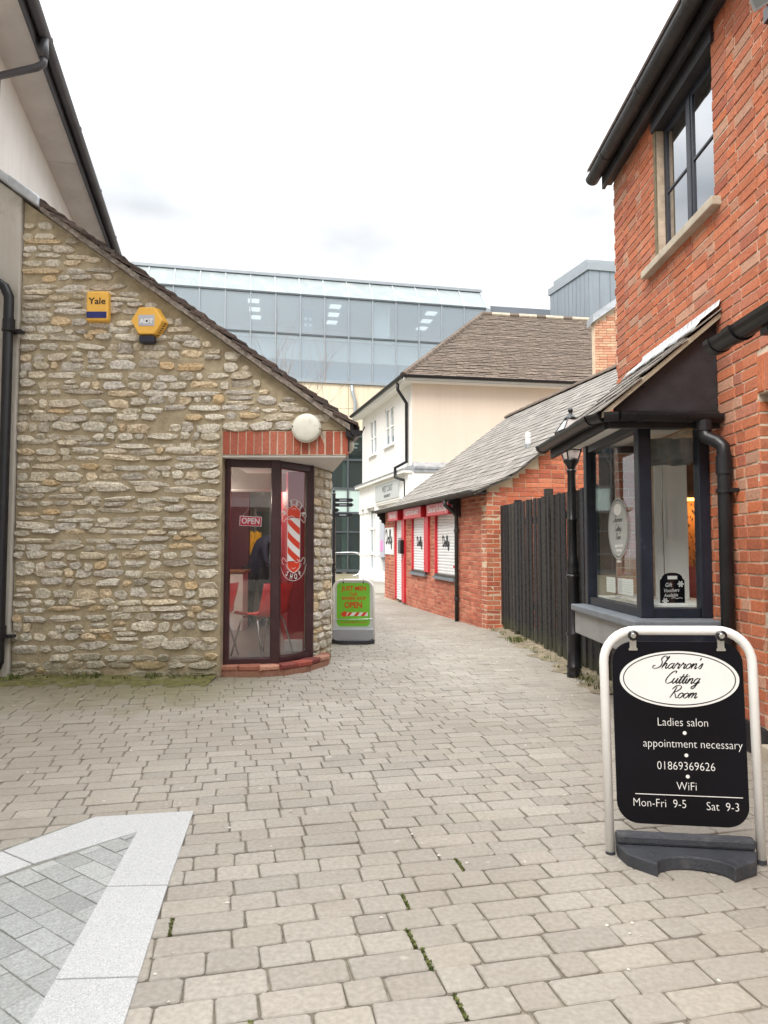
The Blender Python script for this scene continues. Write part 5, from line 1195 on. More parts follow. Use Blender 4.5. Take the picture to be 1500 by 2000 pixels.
# ================================================================== LAMP POST
t = thing('street_lamp', 'black cast lamp post with a four-sided glass lantern beside the salon bay', 'street lamp', (1.862, 7.09, 0))
c = (1.862, 7.09, 0)
mm = MB(); mm.lathe([(.072, 0), (.074, .035), (.069, .05), (.068, .085), (.075, .09), (.075, .105), (.066, .115), (.066, .40), (.073, .405), (.073, .425), (.062, .44), (.060, .95), (.066, .96), (.068, .98), (.062, 1.0)], c, 24); obj('base', mm, 'black', t, smooth=True)
mm = MB(); mm.lathe([(.060, 1.0), (.063, 1.02), (.052, 1.05), (.057, 1.08), (.058, 1.12), (.050, 1.16), (.045, 1.18), (.043, 1.52), (.049, 1.525), (.049, 1.54), (.042, 1.55), (.040, 2.00), (.048, 2.01), (.048, 2.03), (.036, 2.045)], c, 24); obj('shaft', mm, 'black', t, smooth=True)
mm = MB(); mm.lathe([(.036, 2.04), (.042, 2.06), (.055, 2.085), (.072, 2.105), (.080, 2.125), (.080, 2.14), (.03, 2.142)], c, 24); obj('cup', mm, 'black', t, smooth=True)
lan = MB(); q = R(8)
def corner(k, r_, z_): a = q + R(45 + 90 * k); return Vector((c[0] + r_ * 1.414 * math.cos(a), c[1] + r_ * 1.414 * math.sin(a), z_))
for k in range(4):
    lan.tube([corner(k, .052, 2.13), corner(k, .118, 2.42)], .0075, 6); lan.tube([corner(k, .118, 2.42), corner(k, .045, 2.545)], .006, 6)
    for r_, z_ in ((.118, 2.42), (.046, 2.545), (.075, 2.23)): lan.tube([corner(k, r_, z_), corner(k + 1, r_, z_)], .008, 6)
    lan.tube([(corner(k, .075, 2.23) + corner(k + 1, .075, 2.23)) / 2, (corner(k, .118, 2.42) + corner(k + 1, .118, 2.42)) / 2], .004, 6)
    p = corner(k, .085, 2.215); lan.tube([p + Vector((.012 * math.cos(a), 0, .014 * math.sin(a))) for a in [i * .9 for i in range(8)]], .004, 5)
lantern = obj('lantern', lan, 'black', t)
for k in range(4):
    for (r0, z0, r1, z1) in ((.056, 2.15, .116, 2.415), (.114, 2.425, .048, 2.54)):
        pn = MB(); pn.quad(corner(k, r0, z0), corner(k + 1, r0, z0), corner(k + 1, r1, z1), corner(k, r1, z1)); o = obj('pane', pn, 'lampglass', fix=False); o.parent = lantern
mm = MB(); mm.lathe([(.062, 2.535), (.064, 2.55), (.048, 2.565), (.030, 2.585), (.014, 2.605), (.024, 2.618), (.026, 2.634), (.018, 2.650), (.003, 2.658)], c, 18); obj('finial', mm, 'black', t, smooth=True)
mm = MB(); mm.lathe([(.02, 2.14), (.022, 2.22), (.035, 2.24), (.038, 2.34), (.02, 2.38), (.003, 2.385)], c, 14); obj('bulb', mm, 'lampglass', t, smooth=True)

# ================================================================== FENCE
t = thing('board_fence', 'old black-stained board fence with uneven planks between the brick gable and the salon bay', 'fence', (2.0, 9, 0))
FA, FB = Vector((1.86, 11.75, 0)), Vector((2.085, 6.55, 0)); FD = (FB - FA).normalized(); FN = Vector((FD.y, -FD.x, 0)); FN = FN if FN.x < 0 else -FN
fl_ = (FB - FA).length; rg = random.Random(17); s = 0; k = 0
fm0 = Matrix(((FD.x, FN.x, 0, 0), (FD.y, FN.y, 0, 0), (0, 0, 1, 0), (0, 0, 0, 1)))
while s < fl_:
    wd = rg.uniform(.095, .135); p = FA + FD * (s + wd / 2); top = 1.955 - .10 * (s / fl_) + rg.uniform(-.007, .008); bot = .085 - .05 * (s / fl_) + rg.uniform(-.02, .03)
    mm = MB(); mm.box(-wd / 2, wd / 2, -.009, .009, bot, top); me = mm.mesh('plank'); fixn(me); me.materials.append(MT['fence'])
    lean = rg.gauss(.012, .010); off = .012 if k % 2 else -.004
    o = inst('plank', me, Matrix.Translation(p + FN * (off + rg.uniform(-.004, .004))) @ fm0 @ Matrix.Rotation(-lean, 4, 'Y') @ Matrix.Rotation(rg.gauss(0, .05), 4, 'Z'), t)
    s += wd * rg.uniform(.86, 1.0); k += 1
for i, s in enumerate((.10, .55, 1.25, 2.9, 4.3)):
    p = FA + FD * s; mm = MB(); hz = (2.02, 1.2, 1.98, 2.0, 1.8)[i]; mm.box(p.x + .005, p.x + .10, p.y - .05, p.y + .05, -.02, hz); obj('post', mm, 'fence', t)
for z_ in (.45, 1.6):
    mm = MB(); a, b = FA - FN * .03, FB - FN * .03; mm.prism([(a.x, a.y, z_), (a.x - FN.x * .04, a.y, z_), (a.x - FN.x * .04, a.y, z_ + .08), (a.x, a.y, z_ + .08)], (0, 0, 0), tuple(b - a)); obj('rail', mm, 'fence', t)
for s, w_ in ((.62, .06), (1.35, .06), (3.55, .05)):
    p = FA + FD * s + FN * .01; mm = MB(); mm.box(p.x - .02, p.x + .05, p.y - .06, p.y + .06, -.02, .15); obj('post_stub', mm, 'fence', t)

# ================================================================== RED AND BRICK SHOP WITH SHUTTERS
DA = math.atan(.21); E2 = Vector((math.cos(DA), math.sin(DA), 0)); E1 = Vector((-math.sin(DA), math.cos(DA), .014)); D0 = Vector((1.624, 11.34, 0))
ds = thing('shuttered_shop', 'low brick shop with red sign boxes, white roller shutters and a long slate roof', 'shop', (2.5, 15, 0))
TD_ = lambda p: D0 + E2 * p[0] + E1 * p[1] + Vector((0, 0, p[2]))
TFr = lambda p: D0 + E1 * p[0] - E2 * p[1] + Vector((0, 0, p[2]))
def fm3(o, u, n): return Matrix(((u.x, n.x, 0, o.x), (u.y, n.y, 0, o.y), (u.z, n.z, 1, o.z), (0, 0, 0, 1)))
SH = [(1.61, 2.93, .76, 1.93), (3.63, 4.84, .76, 1.93), (5.68, 6.55, -.3, 1.93)]
WLN = 7.80
obj('front_wall', holed(TFr, 0, WLN, -.3, 2.2, SH, -.25, -.006), 'brick2mortar', ds)
lay('brick', bond(0, WLN, -.07, 2.2, SH, kind='mixed', rg=random.Random(41)), TFr, fm3(D0, E1, -E2), 'brick2', ds, 190, depth=.03, seed=42, ch=.004, proud=.004, hide=lambda u, z: 1.55 < u < 6.6 and z > 1.9)
# near gable with its raking top
TG = lambda p: D0 + E2 * p[0] - E1 * p[1] + Vector((0, 0, p[2]))
RP = [(-.24, 2.17), (.35, 2.42), (3.52, 4.85)]
def rz(x): return RP[0][1] + (x - RP[0][0]) * (.25 / .59) if x < .35 else RP[1][1] + (x - .35) * (2.43 / 3.17) if x < 3.52 else RP[2][1] - (x - 3.52) * .72
mm = MB(TG); mm.prism([(0.0, -.008, -.3), (6.6, -.008, -.3), (6.6, -.008, rz(6.6) - .05), (3.52, -.008, 4.80), (.35, -.008, 2.36), (0.0, -.008, 2.22)], (0, 0, 0), (0, -.24, 0)); obj('gable_wall', mm, 'brick2mortar', ds)
gb_ = [b for b in bond(0, 4.2, -.07, 4.8, kind='mixed', rg=random.Random(43)) if b[1] + .035 < rz(max(.01, b[0] - b[2] / 2)) - .05]
MT['brick3'] = pieces('gable_brick', [(.56, .17, .085), (.48, .13, .07), (.62, .21, .11), (.52, .2, .12), (.44, .12, .07)], .9, grain=.2, gscale=50, bmp=.6, jit=.2, blotch=((.55, .32, .2), 7, .55, .6))
lay('gable_brick', gb_, TG, fm3(D0, E2, -E1), 'brick3', ds, 200, depth=.03, seed=44, ch=.004, proud=.005, hide=lambda u, z: z < 1.85 and u > .15)
# roof slates
rm = MB(TD_)
for (x0, z0), (x1, z1) in zip(RP, RP[1:]): rm.prism([(x0, -.12, z0 - .05), (x1, -.12, z1 - .05), (x1, -.12, z1 - .012), (x0, -.12, z0 - .012)], (0, 0, 0), (0, WLN + .24, 0))
rm.prism([(3.52, -.12, 4.80), (3.52, -.12, 4.838), (6.9, -.12, 2.42), (6.9, -.12, 2.38)], (0, 0, 0), (0, WLN + .24, 0))
droof = obj('roof', rm, 'slate', ds)
rows = []; d = 0; x = RP[0][0] - .04; z_ = RP[0][1] - .012
while x < 3.40:
    a = math.atan2(.25, .59) if x < .12 else (math.atan2(.25, .59) + math.atan2(2.43, 3.17)) / 2 if x < .34 else math.atan2(2.43, 3.17); rows.append((x, rz(x), a)); x += .185 * math.cos(a)
sl = []; rg = random.Random(51)
for r_, (x, z0, a) in enumerate(rows):
    y = -.15 + (r_ % 2) * .14 - .14
    while y < WLN + .1:
        y0, y1 = max(y, -.15), min(y + .276, WLN + .13)
        if y1 - y0 > .05: sl.append((shown_size(TD_((x, (y0 + y1) / 2, z0)), (y1 - y0) * .2), x, (y0 + y1) / 2, y1 - y0, z0, a))
        y += .28
sl.sort(key=lambda q: -q[0]); mass = MB(); cache = {}
FD3 = Matrix(((E2.x, E1.x, 0, D0.x), (E2.y, E1.y, 0, D0.y), (0, E1.z, 1, D0.z), (0, 0, 0, 1)))
for i, (s, x, y, wd, z0, a) in enumerate(sl):
    M = FD3 @ Matrix.Translation((x, y, z0 + .006 + rg.uniform(-.003, .004))) @ Matrix.Rotation(-a + .045 + rg.gauss(0, .008), 4, 'Y') @ Matrix.Rotation(rg.gauss(0, .006), 4, 'Z')
    b = MB(); b.box(0, .30, -wd / 2 + .003, wd / 2 - .003, 0, .011)
    if i < 300 and s > 1e-8:
        k = round(wd, 2)
        if k not in cache: me = b.mesh('slate'); fixn(me); me.materials.append(MT['slate']); cache[k] = me
        o = bpy.data.objects.new('slate', cache[k]); C.objects.link(o); o.parent = droof; o.matrix_basis = M
    else: mass.add([M @ Vector(v) for v in b.v], b.f)
o = obj('slate_mass', mass, 'slate', kind='stuff'); o.parent = droof
n_ = int(WLN / .4)
for k in range(n_ + 1):
    mm = MB(); p = TD_((3.52, -.12 + k * .405, 4.845)); q = TD_((3.52, -.12 + k * .405 + .395, 4.845)); mm.gutter(p + Vector((0, 0, -.0)), q, .09, .012, 6)
    me = mm.mesh('ridge_tile'); me.transform(Matrix.Translation(p) @ Matrix.Diagonal((1, 1, -1, 1)) @ Matrix.Translation(-p)); o = obj('ridge_tile', me, 'cteile'); o.parent = droof
mm = MB(TD_); mm.box(-.22, -.20, -.12, WLN + .08, 2.115, 2.17); mm.box(-.20, 0, -.12, WLN + .08, 2.14, 2.155); obj('fascia', mm, 'cheek', ds)
mm = MB(); mm.gutter(TD_((-.275, -.12, 2.185)), TD_((-.275, WLN + .22, 2.185)), .05); gt = obj('gutter', mm, 'gutter', ds)
for y in (.5, 2.2, 3.9, 5.6, 7.2):
    mm = MB(); mm.gutter(TD_((-.275, y, 2.185)), TD_((-.275, y + .06, 2.185)), .055); o = obj('gutter_bracket', mm, 'gutter'); o.parent = gt
mm = MB(); mm.tube([TD_(p) for p in ((-.265, 1.40, 2.11), (-.265, 1.40, 2.03), (-.10, 1.40, 1.90), (-.055, 1.40, 1.84), (-.055, 1.40, -.02))], .036, 12); dp = obj('downpipe', mm, 'gutter', ds, smooth=True)
for z_ in (1.55, .35):
    mm = MB(); mm.tube([TD_((-.055, 1.40, z_)), TD_((-.055, 1.40, z_ + .06))], .044, 12); o = obj('pipe_collar', mm, 'gutter'); o.parent = dp
for y in (1.30, WLN - .06):
    mm = MB(TD_); P = [(-.21, 2.15), (-.21, 2.05), (-.15, 2.03), (-.15, 1.97), (-.10, 1.95), (-.09, 1.88), (-.03, 1.86), (-.0, 1.80), (.0, 2.15)]; mm.prism([(x, y, z0) for x, z0 in P], (0, 0, 0), (0, .07, 0)); obj('eaves_bracket', mm, 'cheek', ds)
vs_ = []
def roof_hit(px, py):
    d = Vector(((px - 750) / 1400, math.cos(PITCH) - (1000 - py) / 1400 * math.sin(PITCH), math.sin(PITCH) + (1000 - py) / 1400 * math.cos(PITCH))); best = None
    n = Vector((0, 0, 1)); a, b, c_ = TD_((.35, 0, 2.42)), TD_((3.52, 0, 4.85)), TD_((.35, 5, 2.42)); nn = (b - a).cross(c_ - a)
    return CAM + d * ((a - CAM).dot(nn) / d.dot(nn))
for i, (x, y, z_) in enumerate(((1.19, 1.10, 0), (3.0, .62, 0))):
    lb = ('white capped vent pipe low on the slate roof, above the brick gable', 'white capped vent pipe high on the slate roof, near the orange brick corner')[i]
    p = TD_((x, y, rz(x))); t = thing('roof_vent', lb, 'vent', p, 'white vents on the slate roof'); r_ = .048
    mm = MB(); mm.tube([p - Vector((0, 0, .1)), p + Vector((0, 0, .06))], .06, 12); obj('collar', mm, 'lead', t)
    mm = MB(); mm.tube([p + Vector((0, 0, .04)), p + Vector((0, 0, .17)), p + Vector((0, 0, .172)), p + Vector((0, 0, .215))], [r_, r_, r_ * 1.12, r_ * 1.12], 14); obj('pipe', mm, 'white', t, smooth=False)
    mm = MB(); mm.tube([p + Vector((0, 0, .225)), p + Vector((0, 0, .25)), p + Vector((0, 0, .27))], [r_ * 1.05, r_ * .9, r_ * .35], 14); obj('cap', mm, 'white', t)
# shutters
DOLLY = lambda word, sz, cx, cz, T, mb: script(word, sz, lambda p: T((cx + p[0], cz + p[1])), sz * .46, mb=mb, slant=-.05, pen=(.42, R(20)))
for i, (a, b, z0, z1) in enumerate(SH):
    z0 = max(z0, -.02); fr = MB(TFr)
    fr.box(a - .02, a + .03, -.06, .012, z0, z1); 
    if i == 0: fr.box(b - .02, b + .02, -.06, .02, z0, z1)
    elif i == 1: fr.box(a - .30, a + .02, -.05, .05, z0, z1 + .0); fr.box(b - .02, b + .02, -.06, .012, z0, z1)
    else: fr.box(a - .27, a - .0, -.05, .05, z0, z1); fr.box(b - .02, b + .03, -.06, .012, z0, z1)
    so2 = obj('roller_shutter' if i < 2 else 'door_shutter', fr, 'red', ds)
    nsl = int((z1 - z0) / .058); hsl = (z1 - z0) / nsl; P = [(0, 0), (.010, .008), (.013, hsl * .5), (.010, hsl - .010), (0, hsl - .002)]
    sm = MB(TFr); me0 = None
    for k in range(nsl):
        m2 = MB(TFr); m2.prism([(a + .03, -.045 + y, z0 + k * hsl + zz) for y, zz in P], (0, 0, 0), (b - a - .05, 0, 0))
        if me0 is None: o = obj('slat', m2, 'shutter'); me0 = o.data; o.parent = so2
        else: o = bpy.data.objects.new('slat', me0); C.objects.link(o); o.parent = so2; o.matrix_basis = Matrix.Translation((0, 0, k * hsl))
    if i < 2:
        m2 = MB(TFr); m2.box(a + .0, b, -.05, .03, z0 - .045, z0 - .0); o = obj('bottom_bar', m2, 'black'); o.parent = so2
        m2 = MB(TFr); m2.box(a - .03, b + .02, -.05, .06, z0 - .10, z0 - .046); o = obj('window_sill', m2, 'sillgrey'); o.parent = so2
    RB = MB(); cx = (a + b) / 2 + (.05 if i < 2 else 0); cz = 1.30
    DOLLY('Dolly', .100 if i < 2 else .090, 0, 0, lambda p: TFr((cx - p[0] * (1.05 if i < 2 else .85), -.028, cz + p[1] * .85)), RB); o = obj('lettering', RB, 'ink', fix=False); o.parent = so2
    lk = MB(TFr); lk.tube([(a + .04, -.01, .93 + z0 * .0), (a - .04, .05, .93)], .02, 8); o = obj('lock', lk, 'red'); o.parent = so2
for i, (a, b, s, lb) in enumerate(((1.58, 3.06, 'Come and Hit the Dolly', 'red shop sign box over the nearest white shutter, beside the downpipe'), (3.50, 5.03, 'BICESTER FOOD MARKET', 'red shop sign box in the middle of the three, lettered in capitals'), (5.65, 6.72, 'Hit the Dolly', 'red shop sign box farthest along the eaves, over the shuttered door'))):
    p = TFr(((a + b) / 2, .1, 1.9)); t = thing('shop_sign', lb, 'sign', p, 'red sign boxes under the eaves')
    mm = MB(TFr); mm.box(a, b, .0, .15, 1.885, 2.115); obj('box', mm, 'red', t, bev=.006)
    mm = MB(TFr); mm.box(a + .012, b - .012, .15, .153, 1.897, 2.104); obj('face', mm, 'signred', t)
    text(s, .165 if i != 1 else .125, face(TFr(((a + b) / 2, .1535, 2.0)), -E1, -E2), 'print', t, bold=.018, sx=(.78, .82, .80)[i] * (1 if i != 1 else .95), ext=.0006)
mm = MB(TFr); mm.box(.0 + 1.55, 6.8, .0, .03, 1.932, 2.12); obj('sign_board', mm, 'red', ds)
mm = MB(TFr); mm.box(5.40, 5.66, .05, .14, 1.10, 1.42); tag(obj('wall_box', mm, 'black', bev=.02), 'black metal letter box on the red post beside the shuttered door', 'letter box')
t = thing('poster_board', 'white Dolly poster board on the brick at the far end of the shuttered shop', 'poster', TFr((7.2, .02, 1.1)))
mm = MB(TFr); mm.box(6.68, 7.70, .0, .02, 1.06, 1.74); obj('board', mm, 'print', t)
RB = MB(); DOLLY('Dolly', .17, 0, 0, lambda p: TFr((7.18 - p[0] * 1.1, .0215, 1.34 + p[1] * .9)), RB); obj('lettering', RB, 'ink', t, fix=False)

# ================================================================== CREAM BUILDING
cb = thing('cream_building', 'white and cream two-storey building with a brown hipped tile roof and black gutters', 'building', (5, 30, 0))
C0 = Vector((1.02, 26.0, 0)); dL = Vector((-.27, .963, 0)); dR = Vector((.986, .168, 0)); nL = Vector((-.963, -.27, 0)); nR = Vector((.168, -.986, 0))
TLf = lambda p: C0 + dL * p[0] + nL * p[1] + Vector((0, 0, p[2])); TRf = lambda p: C0 + dR * p[0] + nR * p[1] + Vector((0, 0, p[2]))
EZ = 7.40; LL, LR = 7.5, 13.0
WL = [(2.30, 3.62, 5.55, 7.10), (5.0, 6.15, 5.50, 7.05)]; SF_ = [(4.9, 6.2, .4, 3.15), (1.2, 4.2, .4, 3.1)]
obj('lane_wall', holed(TLf, 0.0, LL, -.1, EZ, WL + SF_, -.3, -.0), 'whitewall', cb)
mm = MB(TRf); mm.box(0.0, LR, -.3, -.0, -.1, EZ); obj('side_wall', mm, 'cream', cb)
mm = MB(); b0 = C0 + dL * LL; b1 = b0 + dR * 9; mm.prism([tuple(b0), tuple(b1), tuple(C0 + dR * LR)], (0, 0, 0), (0, 0, .01)); mm.prism([tuple(b0), tuple(b1), tuple(b1 + dL * .2), tuple(b0 + dL * .02)], (0, 0, 0), (0, 0, EZ)); obj('rear_wall', mm, 'whitewall', cb)
for (a, b, z0, z1) in WL:
    f = MB(TLf); f.box(a, b, -.10, -.03, z0, z0 + .07); f.box(a, b, -.10, -.03, z1 - .07, z1); f.box(a, a + .07, -.10, -.03, z0, z1); f.box(b - .07, b, -.10, -.03, z0, z1); m_ = (a + b) / 2; f.box(m_ - .06, m_ + .06, -.10, -.02, z0, z1)
    for c1, c2 in ((a + .07, m_ - .06), (m_ + .06, b - .07)): f.box(c1, c2, -.085, -.045, z0 + .72, z0 + .77); 
    wo = obj('window', f, 'white', cb)
    for c1, c2 in ((a + .07, m_ - .06), (m_ + .06, b - .07)):
        for q1, q2 in ((z0 + .07, z0 + .72), (z0 + .77, z1 - .07)):
            pn = MB(TLf); pn.box(c1, c2, -.075, -.07, q1, q2); o = obj('pane', pn, 'offglass'); o.parent = wo
    f = MB(TLf); f.box(a - .08, b + .08, -.05, .10, z0 - .09, z0); o = obj('sill', f, 'white'); o.parent = wo
mm = MB(TLf); mm.box(.2, 7.3, -.9, -.88, .1, 7.3); obj('dark_room', mm, 'intwall', cb)
# eaves
ov = .42; OC = C0 + nL * ov + nR * ov; 
cor = C0 + (nL + nR).normalized() * (ov * 1.414)
mm = MB(); P = [cor, cor + dR * (LR + .4), C0 + dR * LR, C0, C0 + dL * LL, C0 + nL * ov + dL * (LL + .3)]; mm.prism([tuple(p) for p in P], (0, 0, EZ), (0, 0, EZ + .03)); obj('soffit', mm, 'white', cb)
lend = cor + dL * (LL + .6); rend = cor + dR * (LR + .8)
for nm, a, b, n in (('lane', cor, lend, nL), ('side', cor, rend, nR)):
    mm = MB(); n2 = n * .02; mm.prism([tuple(a), tuple(b), tuple(b - n * .03), tuple(a - n * .03)], (0, 0, EZ + .0), (0, 0, EZ + .17)); obj('fascia', mm, 'white', cb)
    mm = MB(); a2, b2 = a + n * .07 + Vector((0, 0, EZ + .17)), b + n * .07 + Vector((0, 0, EZ + .17)); mm.gutter(a2, b2, .085); obj('gutter', mm, 'blackpipe', cb)
# roof planes
RT = Vector((4.36, 31.27, 11.75)); up = Vector((0, 0, EZ + .20)); r0 = cor + up; r1 = rend + up; r2 = RT + dR * 11; r3 = lend + up
back = RT + (RT - r0) * .0 + dL * 1.0
mm = MB(); mm.add([tuple(r0), tuple(r1), tuple(r2), tuple(RT), tuple(r3), tuple(RT + dL * 4.5 + Vector((0, 0, -4.0)) + dR * 11)], [(0, 1, 2, 3), (0, 3, 4), (3, 2, 5), (3, 5, 4)]); croof = obj('roof', mm, 'cteile', cb, fix=False)
# courses of tiles on the slope that faces the viewer
eu = dR; hu = (RT - r0) - dR * (RT - r0).dot(dR); sl_n = eu.cross(hu).normalized(); sl_n = sl_n if sl_n.z > 0 else -sl_n
hl = hu.length; hun = hu.normalized(); hip_t = (RT - r0).dot(dR); mm = MB(); rg = random.Random(61); NR = 44
cand = []
for r_ in range(NR):
    v0 = r_ / NR * hl; x0 = hip_t * (r_ / NR); u = x0 - .05 - rg.uniform(0, .2)
    sag = rg.uniform(-.008, .008)
    while u < 10.8:
        wd = .265; a = max(u, x0 - .03); e_ = rg.uniform(-.006, .008) + sag; dv = rg.uniform(-.008, .008)
        p = r0 + eu * a + hun * (v0 - .02 + dv) + sl_n * (.035 + e_); q = r0 + eu * (u + wd - .012) + hun * (v0 - .02 + dv) + sl_n * (.035 + e_); hv = hun * (hl / NR + .04) - sl_n * .026; dn = -sl_n * .034
        cand.append((shown_size(p, .26 * .17), (p, q, q + hv, p + hv, p + dn, q + dn))); u += wd
cand.sort(key=lambda c: -c[0]); mass = MB(); TF_ = [(0, 1, 2, 3), (4, 5, 1, 0), (0, 3, 4), (1, 5, 2)]
for i, (s, vs) in enumerate(cand):
    if i < 300:
        me = MB().add(vs, TF_).mesh('roof_tile'); o = obj('roof_tile', me, 'cteile', fix=False); o.parent = croof
    else: mass.add(vs, TF_)
o = obj('roof_tile_mass', mass, 'cteile', kind='stuff', fix=False); o.parent = croof
L_ = (RT - r0).length
for k in range(26):
    a = r0 + (RT - r0) * (k / 26); b = r0 + (RT - r0) * ((k + 1.12) / 26); m2 = MB(); m2.tube([a + Vector((0, 0, -.04)), b + Vector((0, 0, .03 - .04))], [.15, .12], 8); o = obj('hip_tile', m2, 'cteile'); o.parent = croof
for k in range(26):
    a = RT + dR * (k * .42); m2 = MB(); m2.tube([a + Vector((0, 0, .0)), a + dR * .41], .13, 8); o = obj('ridge_tile', m2, 'stonesill' if k % 3 else 'cteile'); o.parent = croof
# downpipe at the corner, cornice, shop front
mm = MB(); mm.tube([TLf(p) for p in ((.30, .45, 7.45), (.30, .45, 7.2), (.42, .08, 6.75), (.42, .08, 4.55), (.75, .42, 4.35), (.75, .42, 4.0), (.45, .12, 3.85), (.45, .12, .2))], .06, 10); obj('downpipe', mm, 'blackpipe', cb, smooth=True)
mm = MB(TLf); mm.box(-.05, LL, .0, .36, 4.10, 4.22); obj('cornice', mm, 'white', cb); mm = MB(TLf); mm.prism([(-.08, .40, 4.22), (-.08, .40, 4.25), (-.08, .0, 4.38), (-.08, .0, 4.22)], (0, 0, 0), (LL + .1, 0, 0)); obj('lead_flashing', mm, 'lead', cb)
mm = MB(TRf); mm.box(.0, 3.2, .0, .30, 4.10, 4.22); mm.prism([(0, .34, 4.22), (0, .34, 4.30), (0, .0, 4.50), (0, .0, 4.22)], (0, 0, 0), (3.2, 0, 0)); obj('lead_flashing', mm, 'lead', cb); mm = MB(TRf); mm.box(.0, 3.1, .0, .26, -.1, 4.10); obj('shop_corner', mm, 'white', cb)
mm = MB(TLf); mm.box(0, LL, .0, .14, 3.15, 4.10); obj('shop_fascia', mm, 'white', cb)
for s in (4.35, 6.2, 7.15):
    mm = MB(TLf); mm.box(s, s + .42, .0, .10, -.1, 3.15); mm.box(s - .03, s + .45, .0, .14, -.1, .35); mm.box(s - .03, s + .45, .0, .14, 2.95, 3.13); mm.box(s - .02, s + .44, .0, .12, 1.05, 1.15); obj('pilaster', mm, 'white', cb)
f = MB(TLf)
for s in (4.9, 5.5, 6.12): f.box(s, s + .08, -.12, -.02, .4, 3.15)
for z_ in (.4, 1.1, 2.2, 3.05): f.box(4.9, 6.2, -.12, -.02, z_, z_ + .09)
so3 = obj('shop_front_window', f, 'white', cb)
for a, b in ((4.98, 5.5), (5.58, 6.12)):
    for q1, q2 in ((.49, 1.1), (1.19, 2.2), (2.29, 3.05)):
        pn = MB(TLf); pn.box(a, b, -.08, -.075, q1, q2); o = obj('pane', pn, 'offglass'); o.parent = so3
mm = MB(TLf); mm.box(1.2, 4.2, -.10, -.09, .4, 3.1); obj('shop_glazing', mm, 'offglass', cb)
t = thing('fascia_sign', 'grey WEST COAST sign on the white shop fascia beyond the slate roof', 'sign', TLf((2.7, .2, 3.3)))
mm = MB(TLf); mm.box(1.0, 4.45, .14, .20, 3.30, 3.98); obj('board', mm, plain('sign_grey', (.46, .48, .47), .5, var=.03), t); mm = MB(TLf); mm.box(.92, 4.55, .14, .17, 3.22, 4.05); obj('frame', mm, 'white', t)
text('WEST COAST', .34, face(TLf((2.6, .203, 3.73)), -dL, nL), 'aludark', t, bold=.012, sx=.72); text('HAIR & BEAUTY', .17, face(TLf((2.6, .203, 3.45)), -dL, nL), 'ink', t, bold=.012, sx=.78)
mm = MB(TLf); mm.box(3.62, 4.28, .02, .05, 1.0, 2.5); mm2 = MB(TLf); mm2.box(3.75, 4.15, .05, .06, 1.25, 1.7); t = thing('window_poster', 'grey poster with a pink figure on the white shop front beyond the brick shop', 'poster', TLf((3.9, .03, 1.1))); obj('sheet', mm, 'silver', t); obj('pink_print', mm2, 'pink', t)

# ================================================================== GLASS OFFICE BUILDING
go = thing('glass_office', 'long glass office building with slanted top panes standing behind the shops', 'building', (-3, 44, 0))
GO = Vector((-2, 40, 0)); GU = Vector((.978, .2075, 0)).normalized(); GN = Vector((GU.y, -GU.x, 0)); TGl = lambda p: GO + GU * p[0] + GN * p[1] + Vector((0, 0, p[2])); SPN = 1.37; N0, N1 = -12, 6
UX = N1 * SPN + .35
Z0, Z1, Z2, Z3, BK = 10.75, 13.35, 15.62, 16.95, 1.05
for i in range(N0, N1):
    a, b = i * SPN + .03, (i + 1) * SPN - .03
    for z0, z1 in ((Z0 + .08, Z1 - .04), (Z1 + .04, Z2 - .05)):
        mm = MB(TGl); mm.box(a, b, -.03, -.01, z0, z1); obj('pane', mm, 'offglass', go)
    mm = MB(TGl); mm.prism([(a, .02, Z2 + .03), (b, .02, Z2 + .03), (b, -BK, Z3), (a, -BK, Z3)], (0, 0, 0), (0, -.02, -.015)); obj('sloping_pane', mm, 'frit', go)
for i in range(N0, N1 + 1):
    mm = MB(TGl); x = i * SPN; mm.box(x - .03, x + .03, -.08, .05, Z0, Z2); obj('mullion', mm, 'alu', go)
    mm = MB(TGl); mm.prism([(x - .03, .06, Z2), (x + .03, .06, Z2), (x + .03, -BK + .04, Z3 + .03), (x - .03, -BK + .04, Z3 + .03)], (0, 0, 0), (0, -.05, -.05)); obj('sloping_mullion', mm, 'alu', go)
for z0, z1, m_, d in ((Z0 - .08, Z0 + .08, 'alu', .08), (Z1 - .045, Z1 + .045, 'aludark', .045), (Z2 - .06, Z2 + .03, 'aludark', .06)):
    mm = MB(TGl); mm.box(N0 * SPN, N1 * SPN, -.08, d, z0, z1); obj('transom', mm, m_, go)
mm = MB(TGl); mm.box(N0 * SPN - 3, N1 * SPN + .1, -BK - .5, -BK + .10, Z3, Z3 + .16); obj('roof_edge', mm, 'alu', go)
mm = MB(TGl); x = N1 * SPN; mm.prism([(x + .02, .05, Z0), (x + .02, .05, Z2), (x + .02, -BK, Z3 + .1), (x + .02, -6, Z3 + .1), (x + .02, -6, Z0)], (0, 0, 0), (.25, 0, 0)); obj('end_panel', mm, 'alu', go)
mm = MB(TGl); mm.box(N0 * SPN, x, -6, -5.9, Z0, Z3); obj('back_wall', mm, 'intwhite', go)
for z_ in (Z0 - .0, 13.2, 15.55):
    mm = MB(TGl); mm.box(N0 * SPN, x, -5.9, -.25, z_, z_ + .12); obj('floor_slab', mm, 'intwhite', go)
mm = MB(TGl); mm.box(N0 * SPN, x, -.55, -.45, 12.05, 13.15); obj('bulkhead', mm, 'intwhite', go)  # added white panel standing in for the pale reflection in the lower panes
mm = MB(TGl); mm.box(N0 * SPN, x, -1.2, -1.1, Z0 + .12, 12.2); obj('reflection_panel', mm, plain('reflection_blue', (.34, .42, .52), .7, var=.05), go)  # added panel; grey-blue stands in for roof reflections low in the panes
